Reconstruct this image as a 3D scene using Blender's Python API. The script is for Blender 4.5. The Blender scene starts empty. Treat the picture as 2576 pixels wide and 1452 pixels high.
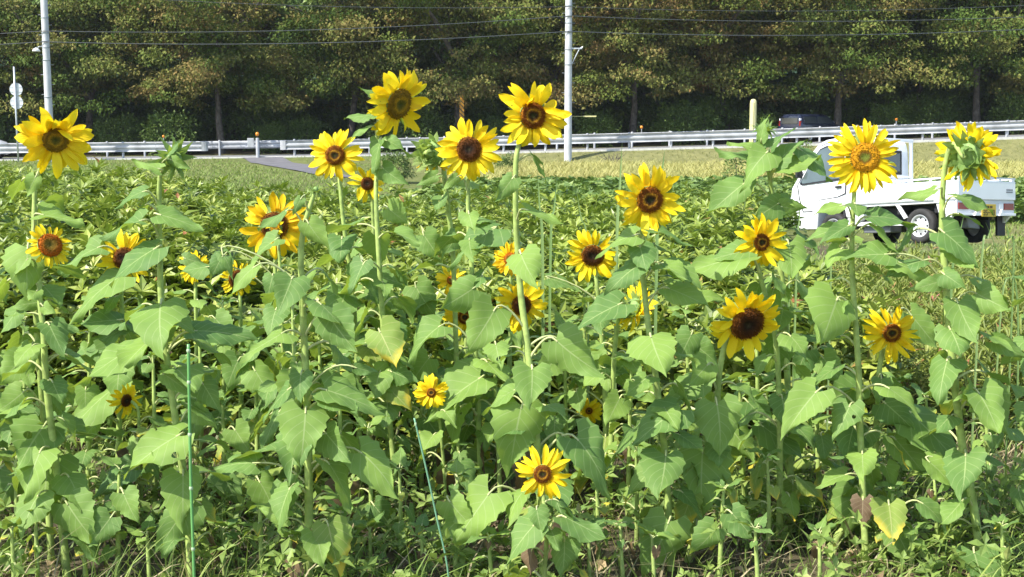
import bpy, bmesh, math, random
import numpy as np
from mathutils import Vector, Matrix
R = math.radians
scene = bpy.context.scene
col = scene.collection
rnd = random.Random(7)
rng = np.random.default_rng(11)

# ------------------------------------------------------------------ camera, world, sun
F = 3200.0                     # focal length in units of a 2576 px wide picture
CAMZ = 1.6
PITCH = math.atan(396.0 / F)
cam = bpy.data.cameras.new('camera')
cam.sensor_width = 36.0
cam.lens = 36.0 * F / 2576.0
cam.clip_start = 0.05
cam.clip_end = 2000.0
camo = bpy.data.objects.new('camera', cam)
camo.location = (0, 0, CAMZ)
camo.rotation_euler = (math.pi / 2 - PITCH, 0, 0)
col.objects.link(camo)
scene.camera = camo

SUN_EL = R(48)
SUN_H = Vector((-0.84, -0.54)).normalized()
SUN_DIR = Vector((SUN_H.x * math.cos(SUN_EL), SUN_H.y * math.cos(SUN_EL), math.sin(SUN_EL)))
world = bpy.data.worlds.new('World')
scene.world = world
world.use_nodes = True
wn = world.node_tree
sky = wn.nodes.new('ShaderNodeTexSky')
sky.sky_type = 'NISHITA'
sky.sun_disc = False
sky.sun_elevation = SUN_EL
sky.sun_rotation = math.atan2(SUN_H.x, SUN_H.y)
wn.links.new(sky.outputs['Color'], wn.nodes['Background'].inputs['Color'])
wn.nodes['Background'].inputs['Strength'].default_value = 0.15
sun = bpy.data.lights.new('sun', 'SUN')
sun.energy = 4.1
sun.angle = R(0.5)
sun.color = (1.0, 0.95, 0.86)
suno = bpy.data.objects.new('sun', sun)
suno.rotation_euler = SUN_DIR.to_track_quat('Z', 'Y').to_euler()
suno.location = (-30, -20, 40)
col.objects.link(suno)
scene.view_settings.view_transform = 'Standard'
scene.view_settings.look = 'None'
scene.view_settings.exposure = 1.02
scene.view_settings.gamma = 1.0

_f = Vector((0, math.cos(PITCH), -math.sin(PITCH)))
_u = Vector((0, math.sin(PITCH), math.cos(PITCH)))
def at(u, v, Y):
    """world point on the plane y = Y that is seen at (u, v) of the 2576 x 1452 photograph"""
    d = _f + Vector((1, 0, 0)) * ((u - 1288) / F) + _u * ((726 - v) / F)
    return Vector((0, 0, CAMZ)) + d * (Y / d.y)
def proj(p):
    d = Vector(p) - Vector((0, 0, CAMZ))
    w = d.dot(_f)
    return 1288 + F * d.x / w, 726 - F * d.dot(_u) / w

# ------------------------------------------------------------------ object helpers
def link(o, parent=None):
    col.objects.link(o)
    if parent is not None:
        o.parent = parent
    return o
def tag(o, label=None, cat=None, group=None, kind=None):
    if label: o['label'] = label
    if cat: o['category'] = cat
    if group: o['group'] = group
    if kind: o['kind'] = kind
    return o
def empty(name, loc, label, cat, group=None, rot=(0, 0, 0)):
    o = bpy.data.objects.new(name, None)
    o.empty_display_size = 0.1
    o.location = loc
    o.rotation_euler = rot
    col.objects.link(o)
    return tag(o, label, cat, group)
def mesh_np(name, V, Fq, mat, parent=None, uv=None, attr=None, smooth=True, tris=None, mat_idx=None):
    """one mesh object from arrays; Fq is an (n,4) array of quads, tris an optional (n,3) array"""
    V = np.asarray(V, dtype=np.float32)
    me = bpy.data.meshes.new(name)
    me.vertices.add(len(V))
    me.vertices.foreach_set('co', V.ravel())
    Fq = np.asarray(Fq, dtype=np.int32).reshape(-1, 4) if Fq is not None and len(Fq) else np.zeros((0, 4), np.int32)
    T = np.asarray(tris, dtype=np.int32).reshape(-1, 3) if tris is not None and len(tris) else np.zeros((0, 3), np.int32)
    idx = np.concatenate([Fq.ravel(), T.ravel()])
    me.loops.add(len(idx))
    me.loops.foreach_set('vertex_index', idx)
    n = len(Fq) + len(T)
    me.polygons.add(n)
    start = np.concatenate([np.arange(len(Fq)) * 4, len(Fq) * 4 + np.arange(len(T)) * 3]).astype(np.int32)
    tot = np.concatenate([np.full(len(Fq), 4), np.full(len(T), 3)]).astype(np.int32)
    me.polygons.foreach_set('loop_start', start)
    me.polygons.foreach_set('loop_total', tot)
    me.polygons.foreach_set('use_smooth', np.full(n, smooth, dtype=bool))
    if mat_idx is not None:
        me.polygons.foreach_set('material_index', np.asarray(mat_idx, dtype=np.int32))
    if uv is not None:
        l = me.uv_layers.new(name='UVMap')
        l.data.foreach_set('uv', np.asarray(uv, dtype=np.float32)[idx].ravel())
    if attr is not None:
        for k, a in attr.items():
            a = np.asarray(a, dtype=np.float32)
            if a.ndim == 1:
                at_ = me.attributes.new(k, 'FLOAT', 'POINT'); at_.data.foreach_set('value', a)
            else:
                at_ = me.attributes.new(k, 'FLOAT_COLOR', 'POINT')
                at_.data.foreach_set('color', np.concatenate([a, np.ones((len(a), 1), np.float32)], 1).ravel())
    me.update(calc_edges=True)
    me.validate()
    for m in (mat if isinstance(mat, (list, tuple)) else [mat]):
        me.materials.append(m)
    o = bpy.data.objects.new(name, me)
    return link(o, parent)
class MB:
    """collects shapes and links them as one mesh object"""
    def __init__(self):
        self.v = []; self.f = []; self.m = []
    def add(self, vs, fs, m=0):
        b = len(self.v)
        self.v += [tuple(x) for x in vs]
        self.f += [tuple(b + i for i in q) for q in fs]
        self.m += [m] * len(fs)
        return self
    def box(self, x0, x1, y0, y1, z0, z1, m=0):
        vs = [(x, y, z) for z in (z0, z1) for y in (y0, y1) for x in (x0, x1)]
        return self.add(vs, [(0, 2, 3, 1), (4, 5, 7, 6), (0, 1, 5, 4), (2, 6, 7, 3), (0, 4, 6, 2), (1, 3, 7, 5)], m)
    def prism(self, poly, axis, a0, a1, m=0):
        """polygon (list of 2-D points) extruded along an axis: 'x','y','z'"""
        def P(p, a):
            return {'x': (a, p[0], p[1]), 'y': (p[0], a, p[1]), 'z': (p[0], p[1], a)}[axis]
        n = len(poly)
        vs = [P(p, a0) for p in poly] + [P(p, a1) for p in poly]
        fs = [tuple(range(n))[::-1], tuple(range(n, 2 * n))]
        fs += [(i, (i + 1) % n, n + (i + 1) % n, n + i) for i in range(n)]
        return self.add(vs, fs, m)
    def tube(self, pts, rad, n=8, m=0, cap=True):
        pts = [Vector(p) for p in pts]
        if not hasattr(rad, '__len__'): rad = [rad] * len(pts)
        vs = []; prev = None
        for i, p in enumerate(pts):
            t = (pts[min(i + 1, len(pts) - 1)] - pts[max(i - 1, 0)])
            t = t.normalized() if t.length > 1e-9 else Vector((0, 0, 1))
            if prev is None:
                a = Vector((1, 0, 0)) if abs(t.x) < 0.8 else Vector((0, 1, 0))
                x = (a - t * a.dot(t)).normalized()
            else:
                x = (prev - t * prev.dot(t)).normalized()
            prev = x
            y = t.cross(x)
            for k in range(n):
                an = 2 * math.pi * k / n
                vs.append(p + (x * math.cos(an) + y * math.sin(an)) * rad[i])
        fs = []
        for i in range(len(pts) - 1):
            for k in range(n):
                k2 = (k + 1) % n
                fs.append((i * n + k, i * n + k2, (i + 1) * n + k2, (i + 1) * n + k))
        if cap:
            fs.append(tuple(range(n))[::-1]); fs.append(tuple(range((len(pts) - 1) * n, len(pts) * n)))
        return self.add(vs, fs, m)
    def lathe(self, prof, n=24, m=0, M=None, axis='z'):
        """profile of (radius, height) turned round an axis"""
        vs = []
        for r, h in prof:
            for k in range(n):
                an = 2 * math.pi * k / n
                p = (r * math.cos(an), r * math.sin(an), h)
                if axis == 'y': p = (p[0], p[2], p[1])
                if axis == 'x': p = (p[2], p[0], p[1])
                vs.append(p if M is None else tuple(M @ Vector(p)))
        fs = []
        for i in range(len(prof) - 1):
            for k in range(n):
                k2 = (k + 1) % n
                fs.append((i * n + k, i * n + k2, (i + 1) * n + k2, (i + 1) * n + k))
        return self.add(vs, fs, m)
    def build(self, name, mat, parent=None, bevel=0.0, smooth=False, seg=2, attr=None):
        me = bpy.data.meshes.new(name)
        me.from_pydata(self.v, [], self.f)
        me.polygons.foreach_set('material_index', self.m)
        for mm in (mat if isinstance(mat, (list, tuple)) else [mat]): me.materials.append(mm)
        bm = bmesh.new(); bm.from_mesh(me)
        bmesh.ops.recalc_face_normals(bm, faces=bm.faces)
        if bevel > 0:
            es = [e for e in bm.edges if len(e.link_faces) == 2 and e.calc_face_angle() > R(25)]
            bmesh.ops.bevel(bm, geom=es, offset=bevel, segments=seg, affect='EDGES', profile=0.6, clamp_overlap=True)
        bm.to_mesh(me); bm.free()
        me.polygons.foreach_set('use_smooth', [bool(smooth)] * len(me.polygons))
        if attr:
            for k, a in attr.items():
                x = me.attributes.new(k, 'FLOAT', 'POINT'); x.data.foreach_set('value', np.asarray(a, np.float32))
        me.update()
        return link(bpy.data.objects.new(name, me), parent)

# ------------------------------------------------------------------ materials
def newmat(name):
    m = bpy.data.materials.new(name); m.use_nodes = True
    nt = m.node_tree
    return m, nt, nt.nodes['Principled BSDF'], nt.nodes['Material Output']
def N(nt, t, **kw):
    n = nt.nodes.new(t)
    for k, v in kw.items(): setattr(n, k, v)
    return n
def ramp(nt, stops, src=None):
    r = N(nt, 'ShaderNodeValToRGB')
    while len(r.color_ramp.elements) < len(stops): r.color_ramp.elements.new(0.5)
    for e, (p, c) in zip(r.color_ramp.elements, stops):
        e.position = p; e.color = (c[0], c[1], c[2], 1)
    if src is not None: nt.links.new(src, r.inputs['Fac'])
    return r
def mathn(nt, op, a, b=None):
    n = N(nt, 'ShaderNodeMath', operation=op)
    for i, x in enumerate((a, b)):
        if x is None: continue
        if isinstance(x, (int, float)): n.inputs[i].default_value = x
        else: nt.links.new(x, n.inputs[i])
    return n.outputs[0]
def mixc(nt, fac, a, b, mode='MIX'):
    n = N(nt, 'ShaderNodeMix', data_type='RGBA', blend_type=mode)
    for s, x in ((n.inputs['Factor'], fac), (n.inputs['A'], a), (n.inputs['B'], b)):
        if isinstance(x, (int, float)): s.default_value = x
        elif isinstance(x, tuple): s.default_value = (x[0], x[1], x[2], 1)
        else: nt.links.new(x, s)
    return n.outputs['Result']
def plain(name, c, rough=0.5, metal=0.0, var=0.12, scale=6.0, bump=0.0, spec=0.5, coat=0.0):
    """a surface of one colour with some procedural unevenness"""
    m, nt, b, out = newmat(name)
    tc = N(nt, 'ShaderNodeTexCoord')
    no = N(nt, 'ShaderNodeTexNoise'); no.inputs['Scale'].default_value = scale; no.inputs['Detail'].default_value = 6
    nt.links.new(tc.outputs['Object'], no.inputs['Vector'])
    lo = tuple(x * (1 - var) for x in c); hi = tuple(min(1, x * (1 + var)) for x in c)
    r = ramp(nt, [(0.3, lo), (0.7, hi)], no.outputs['Fac'])
    nt.links.new(r.outputs['Color'], b.inputs['Base Color'])
    b.inputs['Roughness'].default_value = rough
    b.inputs['Metallic'].default_value = metal
    b.inputs['Specular IOR Level'].default_value = spec
    b.inputs['Coat Weight'].default_value = coat
    if bump:
        bp = N(nt, 'ShaderNodeBump'); bp.inputs['Strength'].default_value = bump
        nt.links.new(no.outputs['Fac'], bp.inputs['Height']); nt.links.new(bp.outputs['Normal'], b.inputs['Normal'])
    return m
def foliage(name, stops, rough=0.5, trans=0.25, tcol=(0.25, 0.4, 0.03), spec=0.35, objrand=0.0):
    """small leaves: colour from the per-leaf attribute 'var', part of the light passes through"""
    m, nt, b, out = newmat(name)
    a = N(nt, 'ShaderNodeAttribute', attribute_name='var')
    src = a.outputs['Fac']
    if objrand:
        oi = N(nt, 'ShaderNodeObjectInfo')
        src = mathn(nt, 'ADD', src, mathn(nt, 'MULTIPLY', mathn(nt, 'SUBTRACT', oi.outputs['Random'], 0.62), objrand))
    r = ramp(nt, stops, src)
    nt.links.new(r.outputs['Color'], b.inputs['Base Color'])
    b.inputs['Roughness'].default_value = rough
    b.inputs['Specular IOR Level'].default_value = spec
    if trans:
        t = N(nt, 'ShaderNodeBsdfTranslucent')
        c = mixc(nt, 0.5, r.outputs['Color'], tcol)
        nt.links.new(c, t.inputs['Color'])
        mx = N(nt, 'ShaderNodeMixShader'); mx.inputs['Fac'].default_value = trans
        nt.links.new(b.outputs[0], mx.inputs[1]); nt.links.new(t.outputs[0], mx.inputs[2])
        nt.links.new(mx.outputs[0], out.inputs['Surface'])
    return m
def sunflower_leaf_mat(name, c0, c1, vein, tip=None, trans=0.36, tcol=(0.38, 0.48, 0.02)):
    m, nt, b, out = newmat(name)
    uv = N(nt, 'ShaderNodeUVMap'); uv.uv_map = 'UVMap'
    sp = N(nt, 'ShaderNodeSeparateXYZ'); nt.links.new(uv.outputs[0], sp.inputs[0])
    s = mathn(nt, 'ABSOLUTE', mathn(nt, 'SUBTRACT', sp.outputs['X'], 0.5))     # 0 at the midrib, 0.5 at the edge
    t = sp.outputs['Y']
    oi = N(nt, 'ShaderNodeObjectInfo')
    tc = N(nt, 'ShaderNodeTexCoord')
    no = N(nt, 'ShaderNodeTexNoise'); no.inputs['Scale'].default_value = 22; no.inputs['Detail'].default_value = 5
    nt.links.new(tc.outputs['Object'], no.inputs['Vector'])
    f = mathn(nt, 'ADD', mathn(nt, 'MULTIPLY', oi.outputs['Random'], 0.62), mathn(nt, 'MULTIPLY', no.outputs['Fac'], 0.4))
    base = ramp(nt, [(0.15, c0), (0.85, c1)], f).outputs['Color']
    if tip:
        g = mathn(nt, 'ADD', mathn(nt, 'ADD', mathn(nt, 'MULTIPLY', t, 0.75), mathn(nt, 'MULTIPLY', s, 0.55)), mathn(nt, 'MULTIPLY', no.outputs['Fac'], 0.5))
        k = ramp(nt, [(0.78, (0, 0, 0)), (1.02, (1, 1, 1))], g).outputs['Color']
        base = mixc(nt, k, base, tip)
    # side veins run forward from the midrib
    ph = mathn(nt, 'FRACT', mathn(nt, 'MULTIPLY', mathn(nt, 'SUBTRACT', t, mathn(nt, 'MULTIPLY', s, 0.75)), 6.0))
    side = mathn(nt, 'LESS_THAN', ph, 0.09)
    mid = mathn(nt, 'LESS_THAN', s, 0.016)
    k2 = mathn(nt, 'MAXIMUM', mathn(nt, 'MULTIPLY', side, 0.45), mathn(nt, 'MULTIPLY', mid, 0.75))
    c = mixc(nt, k2, base, vein)
    nt.links.new(c, b.inputs['Base Color'])
    b.inputs['Roughness'].default_value = 0.62
    b.inputs['Specular IOR Level'].default_value = 0.32
    bp = N(nt, 'ShaderNodeBump'); bp.inputs['Strength'].default_value = 0.35; bp.inputs['Distance'].default_value = 0.004
    h = mathn(nt, 'ADD', mathn(nt, 'MULTIPLY', no.outputs['Fac'], 0.8), mathn(nt, 'MULTIPLY', k2, -1.0))
    nt.links.new(h, bp.inputs['Height']); nt.links.new(bp.outputs['Normal'], b.inputs['Normal'])
    tr = N(nt, 'ShaderNodeBsdfTranslucent')
    nt.links.new(mixc(nt, 0.6, c, tcol), tr.inputs['Color'])
    mx = N(nt, 'ShaderNodeMixShader'); mx.inputs['Fac'].default_value = trans
    nt.links.new(b.outputs[0], mx.inputs[1]); nt.links.new(tr.outputs[0], mx.inputs[2])
    # insect holes: a few leaves, a few cells each
    vo = N(nt, 'ShaderNodeTexVoronoi'); vo.inputs['Scale'].default_value = 13.0
    nt.links.new(tc.outputs['Object'], vo.inputs['Vector'])
    sc = N(nt, 'ShaderNodeSeparateColor'); nt.links.new(vo.outputs['Color'], sc.inputs[0])
    rad = mathn(nt, 'MULTIPLY', mathn(nt, 'SUBTRACT', sc.outputs[0], 0.80), 1.1)
    hole = mathn(nt, 'LESS_THAN', mathn(nt, 'ADD', vo.outputs['Distance'], mathn(nt, 'MULTIPLY', mathn(nt, 'SUBTRACT', no.outputs['Fac'], 0.5), 0.15)), rad)
    hole = mathn(nt, 'MULTIPLY', hole, mathn(nt, 'GREATER_THAN', s, 0.03))
    tp_ = N(nt, 'ShaderNodeBsdfTransparent')
    m2 = N(nt, 'ShaderNodeMixShader'); nt.links.new(hole, m2.inputs['Fac'])
    nt.links.new(mx.outputs[0], m2.inputs[1]); nt.links.new(tp_.outputs[0], m2.inputs[2])
    nt.links.new(m2.outputs[0], out.inputs['Surface'])
    return m
def petal_mat(name, c0, c1, base):
    m, nt, b, out = newmat(name)
    uv = N(nt, 'ShaderNodeUVMap'); uv.uv_map = 'UVMap'
    sp = N(nt, 'ShaderNodeSeparateXYZ'); nt.links.new(uv.outputs[0], sp.inputs[0])
    oi = N(nt, 'ShaderNodeObjectInfo')
    w = mathn(nt, 'SINE', mathn(nt, 'MULTIPLY', sp.outputs['X'], 40.0))
    f = mathn(nt, 'ADD', mathn(nt, 'MULTIPLY', oi.outputs['Random'], 0.8), mathn(nt, 'MULTIPLY', w, 0.12))
    c = ramp(nt, [(0.1, c0), (0.8, c1)], f).outputs['Color']
    k = ramp(nt, [(0.0, (1, 1, 1)), (0.24, (0, 0, 0))], sp.outputs['Y']).outputs['Color']
    c = mixc(nt, k, c, base)
    nt.links.new(c, b.inputs['Base Color'])
    b.inputs['Roughness'].default_value = 0.55
    b.inputs['Specular IOR Level'].default_value = 0.25
    bp = N(nt, 'ShaderNodeBump'); bp.inputs['Strength'].default_value = 0.25; bp.inputs['Distance'].default_value = 0.002
    nt.links.new(w, bp.inputs['Height']); nt.links.new(bp.outputs['Normal'], b.inputs['Normal'])
    tr = N(nt, 'ShaderNodeBsdfTranslucent'); nt.links.new(c, tr.inputs['Color'])
    mx = N(nt, 'ShaderNodeMixShader'); mx.inputs['Fac'].default_value = 0.3
    nt.links.new(b.outputs[0], mx.inputs[1]); nt.links.new(tr.outputs[0], mx.inputs[2])
    nt.links.new(mx.outputs[0], out.inputs['Surface'])
    return m
def disc_mat(name, stops):
    """stops over the radius of the disc (0 centre, 1 rim)"""
    m, nt, b, out = newmat(name)
    a = N(nt, 'ShaderNodeAttribute', attribute_name='rad')
    tc = N(nt, 'ShaderNodeTexCoord')
    vo = N(nt, 'ShaderNodeTexVoronoi'); vo.inputs['Scale'].default_value = 260
    nt.links.new(tc.outputs['Object'], vo.inputs['Vector'])
    no = N(nt, 'ShaderNodeTexNoise'); no.inputs['Scale'].default_value = 60
    nt.links.new(tc.outputs['Object'], no.inputs['Vector'])
    f = mathn(nt, 'ADD', a.outputs['Fac'], mathn(nt, 'MULTIPLY', mathn(nt, 'SUBTRACT', no.outputs['Fac'], 0.5), 0.35))
    c = ramp(nt, stops, f).outputs['Color']
    k = ramp(nt, [(0.0, (1.25, 1.2, 1.1)), (0.6, (0.55, 0.5, 0.5))], vo.outputs['Distance']).outputs['Color']
    vo.inputs['Scale'].default_value = 300
    c = mixc(nt, 0.8, c, k, 'MULTIPLY')
    nt.links.new(c, b.inputs['Base Color'])
    b.inputs['Roughness'].default_value = 0.8
    b.inputs['Specular IOR Level'].default_value = 0.15
    return m
M = {}
M['leaf'] = sunflower_leaf_mat('sunflower_leaf', (0.110, 0.220, 0.060), (0.255, 0.395, 0.078), (0.38, 0.49, 0.19))
M['leaf_yellowing'] = sunflower_leaf_mat('yellowing_leaf', (0.20, 0.31, 0.06), (0.28, 0.36, 0.07), (0.45, 0.48, 0.18), tip=(0.62, 0.50, 0.06), trans=0.3)
M['leaf_dry'] = sunflower_leaf_mat('withered_leaf', (0.10, 0.065, 0.035), (0.20, 0.14, 0.07), (0.25, 0.2, 0.12), trans=0.08, tcol=(0.2, 0.13, 0.05))
M['stem'] = plain('sunflower_stem', (0.33, 0.43, 0.12), 0.6, var=0.3, scale=30, bump=0.15, spec=0.25)
M['petiole'] = plain('leaf_stalk', (0.46, 0.50, 0.22), 0.55, var=0.25, scale=25, spec=0.3)
M['sepal'] = sunflower_leaf_mat('sepal', (0.15, 0.27, 0.07), (0.26, 0.38, 0.10), (0.4, 0.48, 0.2))
M['sepal_pale'] = sunflower_leaf_mat('pale_bract', (0.30, 0.42, 0.12), (0.45, 0.55, 0.20), (0.5, 0.58, 0.28))
M['cap'] = plain('flower_head_back', (0.20, 0.31, 0.09), 0.6, var=0.35, scale=60, bump=0.3, spec=0.25)
M['petal'] = petal_mat('petal_yellow', (0.89, 0.62, 0.007), (0.97, 0.78, 0.02), (0.90, 0.50, 0.006))
M['petal_deep'] = petal_mat('petal_golden', (0.88, 0.52, 0.006), (0.95, 0.68, 0.012), (0.82, 0.40, 0.004))
M['disc_brown'] = disc_mat('disc_brown', [(0.0, (0.06, 0.065, 0.015)), (0.22, (0.03, 0.022, 0.008)), (0.36, (0.10, 0.045, 0.006)), (0.50, (0.46, 0.24, 0.015)), (0.64, (0.17, 0.055, 0.006)), (0.86, (0.20, 0.065, 0.006)), (1.0, (0.55, 0.25, 0.01))])
M['disc_dark'] = disc_mat('disc_dark', [(0.0, (0.07, 0.06, 0.03)), (0.2, (0.022, 0.013, 0.008)), (0.55, (0.075, 0.028, 0.007)), (0.85, (0.14, 0.05, 0.007)), (1.0, (0.36, 0.15, 0.01))])
M['disc_orange'] = disc_mat('disc_orange', [(0.0, (0.20, 0.26, 0.04)), (0.24, (0.18, 0.20, 0.025)), (0.38, (0.16, 0.08, 0.01)), (0.55, (0.66, 0.35, 0.012)), (0.85, (0.62, 0.31, 0.012)), (1.0, (0.66, 0.33, 0.012))])
M['disc_olive'] = disc_mat('disc_olive', [(0.0, (0.07, 0.085, 0.014)), (0.3, (0.15, 0.12, 0.014)), (0.5, (0.42, 0.25, 0.014)), (0.72, (0.19, 0.115, 0.012)), (1.0, (0.36, 0.21, 0.012))])
M['disc_rust'] = disc_mat('disc_rust', [(0.0, (0.14, 0.12, 0.02)), (0.45, (0.24, 0.14, 0.015)), (0.75, (0.42, 0.12, 0.008)), (1.0, (0.55, 0.15, 0.008))])
M['crop'] = foliage('shrub_leaf', [(0.0, (0.07, 0.115, 0.016)), (0.4, (0.17, 0.235, 0.03)), (0.75, (0.31, 0.375, 0.055)), (0.97, (0.40, 0.43, 0.10)), (1.0, (0.3, 0.12, 0.04))], rough=0.42, trans=0.22, spec=0.5)
M['bean'] = foliage('bean_leaf', [(0.0, (0.06, 0.11, 0.025)), (0.5, (0.13, 0.21, 0.045)), (1.0, (0.26, 0.33, 0.08))], rough=0.5, trans=0.2)
M['weed'] = foliage('weed_leaf', [(0.0, (0.09, 0.15, 0.03)), (0.5, (0.20, 0.29, 0.06)), (0.85, (0.32, 0.40, 0.10)), (0.93, (0.35, 0.30, 0.14)), (1.0, (0.4, 0.34, 0.2))], rough=0.55, trans=0.25)
M['lance'] = foliage('lance_leaf', [(0.0, (0.10, 0.13, 0.022)), (0.5, (0.20, 0.25, 0.045)), (0.85, (0.32, 0.35, 0.08)), (0.95, (0.33, 0.12, 0.06)), (1.0, (0.4, 0.15, 0.13))], rough=0.5, trans=0.2)
M['litter'] = foliage('dead_leaf', [(0.0, (0.09, 0.055, 0.03)), (0.5, (0.2, 0.14, 0.075)), (1.0, (0.38, 0.29, 0.16))], rough=0.8, trans=0.05, tcol=(0.2, 0.14, 0.05))
M['blade'] = foliage('grass_blade', [(0.0, (0.13, 0.20, 0.06)), (0.5, (0.22, 0.30, 0.09)), (0.85, (0.32, 0.37, 0.13)), (1.0, (0.42, 0.36, 0.2))], rough=0.55, trans=0.3)
M['reed'] = foliage('reed_blade', [(0.0, (0.16, 0.26, 0.09)), (1.0, (0.28, 0.38, 0.15))], rough=0.45, trans=0.25)
M['bank_blade'] = foliage('verge_blade', [(0.0, (0.19, 0.28, 0.05)), (0.5, (0.24, 0.26, 0.075)), (1.0, (0.30, 0.26, 0.115))], rough=0.65, trans=0.2)
M['rice'] = foliage('rice_ear', [(0.0, (0.36, 0.37, 0.11)), (0.6, (0.50, 0.47, 0.165)), (1.0, (0.60, 0.53, 0.23))], rough=0.6, trans=0.25, tcol=(0.5, 0.42, 0.06))
M['tree'] = foliage('cherry_leaf', [(0.0, (0.07, 0.12, 0.02)), (0.35, (0.14, 0.175, 0.035)), (0.62, (0.18, 0.185, 0.048)), (0.85, (0.215, 0.18, 0.056)), (1.0, (0.24, 0.155, 0.055))], rough=0.7, trans=0.16, tcol=(0.18, 0.2, 0.03), spec=0.12, objrand=0.30)
M['tree_green'] = foliage('dark_tree_leaf', [(0.0, (0.05, 0.10, 0.018)), (0.5, (0.12, 0.19, 0.036)), (1.0, (0.21, 0.28, 0.06))], rough=0.5, trans=0.15, tcol=(0.1, 0.18, 0.03))
M['forest'] = foliage('hill_forest', [(0.0, (0.015, 0.035, 0.02)), (0.5, (0.028, 0.055, 0.03)), (1.0, (0.05, 0.085, 0.04))], rough=0.7, trans=0.0)
M['bark'] = plain('bark', (0.11, 0.095, 0.08), 0.9, var=0.55, scale=5, bump=0.6, spec=0.2)
M['white_paint'] = plain('white_paint', (0.80, 0.81, 0.82), 0.28, var=0.03, scale=3, coat=0.4)
M['white_dull'] = plain('white_dull', (0.66, 0.68, 0.70), 0.45, var=0.08, scale=4)
M['rail'] = plain('guardrail_white', (0.37, 0.38, 0.395), 0.45, var=0.28, scale=1.6)
M['black'] = plain('black_plastic', (0.018, 0.018, 0.02), 0.55, var=0.3)
M['seam'] = plain('seam_dark', (0.05, 0.05, 0.055), 0.7, var=0.1)
M['chassis'] = plain('chassis', (0.022, 0.022, 0.024), 0.7, var=0.4, scale=4)
M['grey_steel'] = plain('grey_steel', (0.17, 0.18, 0.20), 0.45, var=0.15)
M['tyre'] = plain('tyre_rubber', (0.03, 0.029, 0.028), 0.8, var=0.3, scale=12, bump=0.2)
M['rim'] = plain('wheel_rim', (0.62, 0.63, 0.64), 0.35, metal=0.3, var=0.1)
M['glass'] = plain('window_glass', (0.035, 0.045, 0.05), 0.06, var=0.2, scale=1.5, spec=0.8)
M['glass_light'] = plain('side_glass', (0.09, 0.12, 0.12), 0.08, var=0.25, scale=2.0, spec=0.8)
M['red_lens'] = plain('red_lens', (0.24, 0.014, 0.012), 0.2, var=0.2)
M['amber'] = plain('amber_lens', (0.75, 0.25, 0.02), 0.25, var=0.1)
M['clear_lens'] = plain('clear_lens', (0.75, 0.77, 0.8), 0.12, var=0.05)
M['plate'] = plain('plate_yellow', (0.62, 0.42, 0.03), 0.45, var=0.08)
M['ink'] = plain('plate_ink', (0.05, 0.035, 0.01), 0.6, var=0.1)
M['navy'] = plain('navy_paint', (0.016, 0.022, 0.045), 0.25, var=0.1, coat=0.5)
M['concrete'] = plain('pole_concrete', (0.52, 0.53, 0.54), 0.75, var=0.14, scale=2.2, bump=0.1)
M['galv'] = plain('galvanised_steel', (0.52, 0.55, 0.57), 0.4, metal=0.35, var=0.12)
M['sign_back'] = plain('sign_back', (0.60, 0.63, 0.64), 0.5, var=0.06)
M['wire'] = plain('cable', (0.045, 0.055, 0.058), 0.6, var=0.2)
M['band'] = plain('pole_band', (0.28, 0.31, 0.33), 0.5, var=0.2)
M['cream'] = plain('cream_plastic', (0.62, 0.58, 0.27), 0.5, var=0.05)
M['stake'] = plain('green_stake', (0.13, 0.34, 0.10), 0.35, var=0.1, scale=10)
M['stake_blue'] = plain('bluegreen_stake', (0.16, 0.34, 0.20), 0.4, var=0.15, scale=10)
M['stake_node'] = plain('stake_node', (0.38, 0.52, 0.30), 0.5, var=0.1)
M['asphalt'] = plain('asphalt', (0.17, 0.17, 0.175), 0.9, var=0.15, scale=3, bump=0.1)
M['path'] = plain('path_asphalt', (0.13, 0.125, 0.13), 0.9, var=0.15, scale=2, bump=0.1)
M['line'] = plain('road_line', (0.75, 0.75, 0.72), 0.7, var=0.08)
M['kerb'] = plain('kerb_concrete', (0.55, 0.54, 0.50), 0.85, var=0.12)
def ground_mat():
    m, nt, b, out = newmat('field_ground')
    a = N(nt, 'ShaderNodeAttribute', attribute_name='gcol')
    tc = N(nt, 'ShaderNodeTexCoord')
    n1 = N(nt, 'ShaderNodeTexNoise'); n1.inputs['Scale'].default_value = 3.0; n1.inputs['Detail'].default_value = 10; n1.inputs['Roughness'].default_value = 0.75
    nt.links.new(tc.outputs['Object'], n1.inputs['Vector'])
    k = ramp(nt, [(0.3, (0.55, 0.6, 0.55)), (0.7, (1.35, 1.3, 1.3))], n1.outputs['Fac']).outputs['Color']
    c = mixc(nt, 1.0, a.outputs['Color'], k, 'MULTIPLY')
    nt.links.new(c, b.inputs['Base Color'])
    b.inputs['Roughness'].default_value = 0.95; b.inputs['Specular IOR Level'].default_value = 0.1
    bp = N(nt, 'ShaderNodeBump'); bp.inputs['Strength'].default_value = 0.8; bp.inputs['Distance'].default_value = 0.08
    nt.links.new(n1.outputs['Fac'], bp.inputs['Height']); nt.links.new(bp.outputs['Normal'], b.inputs['Normal'])
    return m
M['ground'] = ground_mat()

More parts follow.
